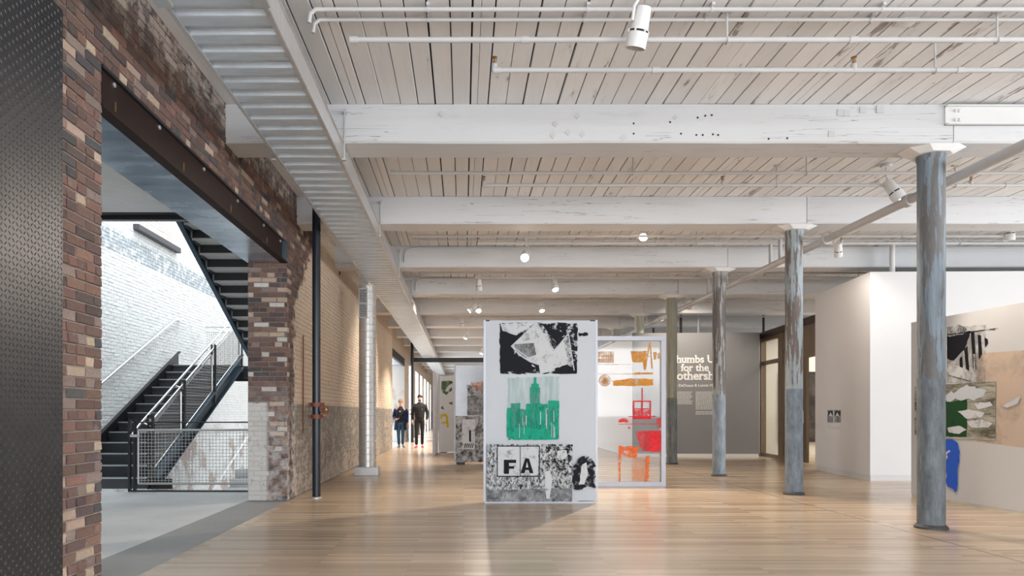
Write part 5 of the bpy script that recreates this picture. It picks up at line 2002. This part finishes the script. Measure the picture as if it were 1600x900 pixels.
PY = 19.60
x0, x1 = (1217 - VPX) * PY / FPX, (1291 - VPX) * PY / FPX + 0.15
z0, z1 = EYE - (690.5 - VPY) * PY / FPX, EYE - (581 - VPY) * PY / FPX
MB().box(x0 + 0.03, x1 - 0.03, PY - 0.03, PY, z0 + 0.03, z1 - 0.03).build('canvas', painting_mat(), dp)
for a in ((x0, x1, z0, z0 + 0.035), (x0, x1, z1 - 0.035, z1), (x0, x0 + 0.035, z0, z1), (x1 - 0.035, x1, z0, z1)):
    MB().box(a[0], a[1], PY - 0.05, PY + 0.01, a[2], a[3]).build('frame', M['header'], dp)

# hanger rods and dark plant above the title wall
for k, (px, yy) in enumerate(((1064, 21.0), (1193, 20.5), (1021, 22.0))):
    c = P(px, 500, yy)
    tag(MB().tube([(c.x, yy, 3.52), (c.x, yy, CEIL)], 0.035, 10).build('drop_pipe', M['black_steel'], smooth=True), ['dark vertical pipe above the left of the title wall', 'dark vertical pipe above the glazed screen corner', 'dark vertical pipe behind the framed sheet top'][k], 'pipe')
c = P(1091, 500, 21.0)
tag(MB().tube([(c.x, 21.0, 3.52), (c.x, 21.0, CEIL)], 0.03, 10).build('drop_pipe', M['white'], smooth=True), 'white vertical pipe above the title wall', 'pipe')
# ------------------------------------------------------------------ two people walking towards the camera
M['skin'] = simple('skin', (0.56, 0.33, 0.24), 0.55, 0, 0.06, 12)
M['black_cloth'] = simple('black_cloth', (0.016, 0.017, 0.020), 0.85, 0, 0.2, 40)
M['trouser'] = simple('charcoal_trouser', (0.014, 0.014, 0.018), 0.85, 0, 0.2, 40)
M['jeans'] = simple('blue_jeans', (0.035, 0.115, 0.22), 0.85, 0, 0.2, 40)
M['navy'] = simple('navy_knit', (0.010, 0.026, 0.10), 0.9, 0, 0.15, 40)
M['dark_hair'] = simple('dark_hair', (0.020, 0.014, 0.011), 0.7, 0, 0.3, 60)
M['fair_hair'] = simple('fair_hair', (0.40, 0.28, 0.15), 0.65, 0, 0.3, 60)
M['red_shoe'] = simple('red_shoe', (0.55, 0.045, 0.055), 0.5, 0, 0.1, 30)
M['grey_shoe'] = simple('grey_shoe', (0.30, 0.32, 0.35), 0.55, 0, 0.15, 30)
M['eye'] = simple('eye', (0.03, 0.025, 0.02), 0.3)
M['lip'] = simple('lip', (0.38, 0.14, 0.12), 0.5)


def skin_grow(joints, edges, root_i, subd=2):
    me = bpy.data.meshes.new('tmp')
    me.from_pydata([j[0] for j in joints], edges, [])
    ob = bpy.data.objects.new('tmp', me)
    COL.objects.link(ob)
    ob.modifiers.new('Skin', 'SKIN')
    ob.modifiers['Skin'].use_smooth_shade = True
    sv = me.skin_vertices[0].data
    for i, j in enumerate(joints):
        r = j[1]
        sv[i].radius = r if isinstance(r, tuple) else (r, r)
        sv[i].use_root = (i == root_i)
    sb_ = ob.modifiers.new('Sub', 'SUBSURF')
    sb_.levels = subd
    sb_.render_levels = subd
    dg = bpy.context.evaluated_depsgraph_get()
    out = bpy.data.meshes.new_from_object(ob.evaluated_get(dg))
    bpy.data.objects.remove(ob)
    bpy.data.meshes.remove(me)
    mb = MB()
    mb.v = [v.co.copy() for v in out.vertices]
    mb.f = [list(p.vertices) for p in out.polygons]
    bpy.data.meshes.remove(out)
    return mb


def chain(spec):
    """spec: list of chains, each a list of (key, pos, r); equal keys join"""
    idx, joints, edges = {}, [], []
    for ch in spec:
        prev = None
        for key, pos, r in ch:
            if key not in idx:
                idx[key] = len(joints)
                joints.append((Vector(pos), r))
            if prev is not None:
                edges.append((prev, idx[key]))
            prev = idx[key]
    return joints, edges, idx


def hand(mb, wrist, d, palm_n, side, curl=0.35):
    """palm and five fingers at a wrist; d points along the hand, side is the thumb's side"""
    d = Vector(d).normalized()
    n = Vector(palm_n).normalized()
    s = Vector(side).normalized()
    w = Vector(wrist)
    k = w + d * 0.075
    mb.tube([w - d * 0.02, w + d * 0.02, w + d * 0.05, k + d * 0.012], [0.026, 0.034, 0.038, 0.030], 10)
    for q, L in ((-1.5, 0.062), (-0.5, 0.074), (0.5, 0.080), (1.5, 0.074)):
        b = k + s * q * 0.0185
        p1_ = b + d * L * 0.45 + n * L * curl * 0.25
        p2_ = p1_ + d * L * 0.32 + n * L * curl * 0.5
        p3_ = p2_ + d * L * 0.18 + n * L * curl * 0.7
        mb.tube([b - d * 0.02, p1_, p2_, p3_], [0.0095, 0.009, 0.0085, 0.006], 8)
    b = w + d * 0.022 + s * 0.028
    mb.tube([b, b + s * 0.022 + d * 0.028, b + s * 0.026 + d * 0.060 + n * 0.008], [0.012, 0.0105, 0.008], 8)


def person(loc, H, pose, label, clothes):
    """figure facing -y; all joints in metres for a body of height H"""
    k = H / 1.80
    L = Vector(loc)

    def q(x, y, z):
        return L + Vector((x * k, y * k, z * k))
    root = empty('person', loc)
    tag(root, label, 'person', 'two people walking')
    hipw, shw = pose['hipw'], pose['shw']
    body = [
        [('pel', q(0, 0, 0.97), (0.155 * k, 0.115 * k)), ('wst', q(0, 0, 1.12), (0.135 * k, 0.10 * k)), ('che', q(0, 0, 1.32), (0.165 * k, 0.115 * k)), ('shc', q(0, 0.01, 1.44), (0.13 * k, 0.085 * k)), ('nck', q(0, 0, 1.53), 0.056 * k), ('jaw', q(0, -0.015, 1.60), (0.062 * k, 0.072 * k)), ('hed', q(0, -0.005, 1.68), (0.078 * k, 0.095 * k)), ('crn', q(0, 0.01, 1.755), (0.056 * k, 0.068 * k))],
    ]
    for s, key in ((-1, 'l'), (1, 'r')):
        hp, kn, an, toe = pose['leg' + key]
        body.append([('pel', 0, 0), ('hip' + key, q(s * hipw, 0, 0.92), 0.088 * k), ('thi' + key, q(*[(a + b) / 2 for a, b in zip((s * hipw, 0, 0.92), kn)]), 0.076 * k), ('kne' + key, q(*kn), 0.055 * k), ('cal' + key, q(kn[0] * 0.6 + an[0] * 0.4, kn[1] * 0.6 + an[1] * 0.4 + 0.015, kn[2] * 0.6 + an[2] * 0.4), 0.055 * k), ('ank' + key, q(*an), 0.036 * k), ('toe' + key, q(*toe), 0.030 * k)])
        el, wr = pose['arm' + key]
        body.append([('shc', 0, 0), ('sho' + key, q(s * shw, 0.01, 1.43), 0.058 * k), ('upa' + key, q(*[(a + b) / 2 for a, b in zip((s * shw, 0.01, 1.43), el)]), 0.046 * k), ('elb' + key, q(*el), 0.038 * k), ('for' + key, q(*[a * 0.6 + b * 0.4 for a, b in zip(el, wr)]), 0.036 * k), ('wri' + key, q(*wr), 0.025 * k)])
    J, E, I = chain(body)
    mb = skin_grow(J, E, 0)
    # hands
    for key, sgn in (('l', -1), ('r', 1)):
        hd = pose['hand' + key]
        hand(mb, q(*pose['arm' + key][1]), *hd)
    # nose, ears and brow belong to the same surface
    mb.tube([q(0, -0.088, 1.700), q(0, -0.112, 1.668), q(0, -0.104, 1.655)], [0.008 * k, 0.015 * k, 0.010 * k], 8)
    for s in (-1, 1):
        mb.ball(q(s * 0.083, 0.012, 1.675), 0.010 * k, 0.020 * k, 0.032 * k, 10, 8)
    bd = mb.build('body', M['skin'], root, smooth=True, origin=L, sharp=80)
    for s in (-1, 1):
        MB().ball(q(s * 0.031, -0.089, 1.695), 0.012 * k, 0.008 * k, 0.008 * k, 8, 6).build('eye', M['eye'], root, smooth=True)
        MB().bar(q(s * 0.015, -0.094, 1.715), q(s * 0.050, -0.086, 1.713), 0.006, 0.007).build('eyebrow', clothes['hair'], root)
    MB().ball(q(0, -0.087, 1.622), 0.024 * k, 0.008 * k, 0.007 * k, 10, 6).build('mouth', M['lip'], root, smooth=True)
    return root, q, k


def shell(root, spec, name, mat, L):
    J, E, I = chain(spec)
    return skin_grow(J, E, 0).build(name, mat, root, smooth=True, origin=L, sharp=80)


def leg_shell(q, k, pose, hipw, grow):
    spec = [[('pel', q(0, 0, 0.99), (0.165 * k, 0.125 * k)), ('wst', q(0, 0, 1.07), (0.150 * k, 0.115 * k))]]
    for s, key in ((-1, 'l'), (1, 'r')):
        hp, kn, an, toe = pose['leg' + key]
        hem = tuple(a + (b - a) * 0.06 for a, b in zip(an, kn))
        spec.append([('pel', 0, 0), ('hip' + key, q(s * hipw, 0, 0.90), (0.098 + grow) * k), ('thi' + key, q(*[(a + b) / 2 for a, b in zip((s * hipw, 0, 0.90), kn)]), (0.084 + grow) * k), ('kne' + key, q(*kn), (0.066 + grow) * k), ('cal' + key, q(*[a * 0.5 + b * 0.5 for a, b in zip(kn, an)]), (0.060 + grow) * k), ('hem' + key, q(*hem), (0.056 + grow) * k)])
    return spec


def shoe(root, q, k, an, toe, mat):
    a, t = Vector(an), Vector(toe)
    d = (t - a)
    d.z = 0
    d.normalize()
    mb = MB()
    heel = a - d * 0.045
    tip = t + d * 0.035
    pts = [q(heel.x, heel.y, 0.05), q(a.x, a.y, 0.062), q((a.x + t.x) / 2, (a.y + t.y) / 2, 0.050), q(t.x, t.y, 0.038), q(tip.x, tip.y, 0.028)]
    mb.tube(pts, [0.036 * k, 0.050 * k, 0.046 * k, 0.044 * k, 0.022 * k], 12)
    for v in mb.v:
        v.z = max(v.z, 0.004)
    o = mb.build('shoe', mat, root, smooth=True)
    so = MB()
    so.tube([q(heel.x, heel.y, 0.012), q(a.x, a.y, 0.012), q(t.x, t.y, 0.012), q(tip.x, tip.y, 0.012)], [0.034 * k, 0.044 * k, 0.045 * k, 0.024 * k], 12)
    for v in so.v:
        v.z = min(max(v.z, 0.0), 0.022)
    so.build('sole', M['white'], o, smooth=False)
    lc = MB()
    m = (a + t) / 2
    for j in (-0.03, 0.0, 0.03):
        c = m + d * j
        lc.bar(q(c.x - 0.022, c.y, 0.100 - j * 0.3), q(c.x + 0.022, c.y, 0.100 - j * 0.3), 0.006, 0.005)
    lc.build('laces', M['white'], o)


# ---- man in black with red shoes
pm = dict(hipw=0.09, shw=0.185,
          legl=(None, (-0.105, -0.06, 0.50), (-0.11, -0.04, 0.085), (-0.13, -0.20, 0.04)),
          legr=(None, (0.085, -0.02, 0.50), (0.075, 0.10, 0.10), (0.10, -0.05, 0.04)),
          arml=((-0.255, 0.03, 1.17), (-0.245, -0.05, 0.93)), armr=((0.255, 0.04, 1.17), (0.235, -0.02, 0.93)),
          handl=((0.05, -0.25, -0.95), (0.6, -0.3, 0), (0.1, -0.95, -0.2), 0.5), handr=((-0.05, -0.2, -0.97), (-0.6, -0.3, 0), (-0.1, -0.95, -0.2), 0.5))
LM = Vector((-1.475, 23.1, 0))
man, q, k = person(LM, 1.81, pm, 'man in black jacket and trousers with bright red shoes', dict(hair=M['dark_hair']))
shell(man, leg_shell(q, k, pm, 0.09, 0.0), 'trousers', M['trouser'], LM)
jk = [[('pel', q(0, 0, 0.93), (0.182 * k, 0.140 * k)), ('wst', q(0, 0, 1.10), (0.180 * k, 0.132 * k)), ('che', q(0, 0, 1.30), (0.205 * k, 0.140 * k)), ('shc', q(0, 0.01, 1.435), (0.155 * k, 0.10 * k)), ('col', q(0, 0.005, 1.52), (0.080 * k, 0.080 * k)), ('cl2', q(0, 0.0, 1.575), (0.070 * k, 0.070 * k))]]
for s, key in ((-1, 'l'), (1, 'r')):
    el, wr = pm['arm' + key]
    wr2 = tuple(a * 0.1 + b * 0.9 for a, b in zip(el, wr))
    jk.append([('shc', 0, 0), ('sho' + key, q(s * 0.19, 0.01, 1.425), 0.076 * k), ('upa' + key, q(*[(a + b) / 2 for a, b in zip((s * 0.19, 0.01, 1.42), el)]), 0.066 * k), ('elb' + key, q(*el), 0.057 * k), ('wri' + key, q(*wr2), 0.046 * k)])
jo = shell(man, jk, 'jacket', M['black_cloth'], LM)
MB().bar(q(0, -0.155, 0.95), q(0, -0.140, 1.42), 0.008, 0.006, (0, -1, 0)).build('zip', M['dark_gap'], jo)
MB().box(*[v for a, b in zip(q(0.075, -0.158, 1.30), q(0.095, -0.148, 1.325)) for v in (a, b)]).build('badge', M['grey_shoe'], jo)
hb = MB()
hb.ball(q(0, 0.022, 1.735), 0.090 * k, 0.102 * k, 0.078 * k, 18, 12)
for v in hb.v:
    lim = L_ = q(0, 0, 1.70).z + max(0.0, (LM.y - 0.02 - v.y)) * 0.6
    if v.z < lim - 0.05:
        v.z = lim - 0.05
hb.build('hair', M['dark_hair'], man, smooth=True, sharp=80)
be = MB()
be.ball(q(0, -0.040, 1.610), 0.064 * k, 0.056 * k, 0.042 * k, 14, 10)
be.build('beard', simple('beard', (0.10, 0.065, 0.05), 0.8, 0, 0.3, 60), man, smooth=True, sharp=80)
for key in 'lr':
    shoe(man, q, k, pm['leg' + key][2], pm['leg' + key][3], M['red_shoe'])

# ---- woman in a navy cardigan and jeans
pw = dict(hipw=0.085, shw=0.165,
          legl=(None, (-0.075, -0.03, 0.50), (-0.06, -0.02, 0.085), (-0.07, -0.19, 0.04)),
          legr=(None, (0.085, -0.04, 0.50), (0.075, 0.03, 0.10), (0.13, -0.12, 0.04)),
          arml=((-0.255, 0.02, 1.16), (-0.17, -0.20, 1.06)), armr=((0.245, 0.05, 1.16), (0.25, 0.0, 0.92)),
          handl=((0.75, -0.6, -0.05), (0, 0.1, 1.0), (0.5, 0.7, 0.3), 0.5), handr=((0, -0.15, -0.97), (-0.6, -0.3, 0), (-0.1, -0.95, -0.2), 0.5))
LW = Vector((-2.15, 23.4, 0))
wom, q, k = person(LW, 1.66, pw, 'woman with short fair hair in a long navy cardigan and blue jeans', dict(hair=M['fair_hair']))
shell(wom, leg_shell(q, k, pw, 0.085, 0.002), 'jeans', M['jeans'], LW)
shell(wom, [[('hem', q(0, -0.004, 0.93), (0.172 * k, 0.138 * k)), ('pel', q(0, -0.008, 1.02), (0.168 * k, 0.132 * k)), ('wst', q(0, -0.008, 1.14), (0.150 * k, 0.118 * k)), ('che', q(0, -0.01, 1.30), (0.168 * k, 0.135 * k)), ('shc', q(0, 0.0, 1.43), (0.165 * k, 0.105 * k)), ('col', q(0, 0, 1.52), (0.074 * k, 0.072 * k)), ('cl2', q(0, -0.004, 1.57), (0.062 * k, 0.062 * k))]], 'top', M['black_cloth'], LW)
# cardigan: open shell, back and two fronts to mid thigh, plus sleeves
cg = MB()
N = 22
rows = [(0.66, 0.235, 0.165), (0.80, 0.225, 0.16), (0.95, 0.205, 0.15), (1.12, 0.185, 0.14), (1.28, 0.20, 0.148), (1.40, 0.195, 0.125), (1.465, 0.125, 0.095), (1.50, 0.085, 0.085)]
base = len(cg.v)
for th in (0.0, 0.012):
    for (z_, rx, ry) in rows:
        gap = 0.62
        for j in range(N + 1):
            a = -math.pi / 2 + gap + (2 * math.pi - 2 * gap) * j / N
            wob = 0.012 * math.sin(j * 1.9 + z_ * 5) * (1.2 if z_ < 1 else 0.3)
            cg.v.append(q((rx - th + wob) * math.cos(a), (ry - th + wob) * math.sin(a), z_))
R_ = len(rows)
C_ = N + 1
for lay_ in (0, 1):
    o_ = lay_ * R_ * C_
    for i in range(R_ - 1):
        for j in range(N):
            cg.f.append([o_ + i * C_ + j, o_ + i * C_ + j + 1, o_ + (i + 1) * C_ + j + 1, o_ + (i + 1) * C_ + j])
o_ = R_ * C_
for i in range(R_ - 1):
    for j in (0, N):
        cg.f.append([i * C_ + j, (i + 1) * C_ + j, o_ + (i + 1) * C_ + j, o_ + i * C_ + j])
for j in range(N):
    for i in (0, R_ - 1):
        cg.f.append([i * C_ + j, i * C_ + j + 1, o_ + i * C_ + j + 1, o_ + i * C_ + j])
for s, key in ((-1, 'l'), (1, 'r')):
    el, wr = pw['arm' + key]
    wr2 = tuple(a * 0.12 + b * 0.88 for a, b in zip(el, wr))
    cg.tube([q(s * 0.13, 0.01, 1.44), q(s * 0.19, 0.01, 1.405), q(*[(a + b) / 2 for a, b in zip((s * 0.2, 0.01, 1.40), el)]), q(*el), q(*wr2)], [0.055 * k, 0.074 * k, 0.066 * k, 0.058 * k, 0.048 * k], 14)
cg.build('cardigan', M['navy'], wom, smooth=True, origin=LW, sharp=80)
hb = MB()
hr_ = random.Random(3)
hb.ball(q(0, 0.020, 1.728), 0.098 * k, 0.108 * k, 0.085 * k, 20, 14)
for v in hb.v:
    v += Vector((hr_.uniform(-1, 1), hr_.uniform(-1, 1), hr_.uniform(-1, 1))) * 0.006
    lim = q(0, 0, 1.66).z + max(0.0, (LW.y - 0.015 - v.y)) * 0.85
    if v.z < lim - 0.03:
        v.z = lim - 0.03
hb.build('hair', M['fair_hair'], wom, smooth=True, sharp=80)
MB().box(*[v for a, b in zip(q(-0.03, -0.152, 1.335), q(0.012, -0.142, 1.368)) for v in (a, b)]).build('badge', M['white'], wom)
for key in 'lr':
    shoe(wom, q, k, pw['leg' + key][2], pw['leg' + key][3], M['grey_shoe'])
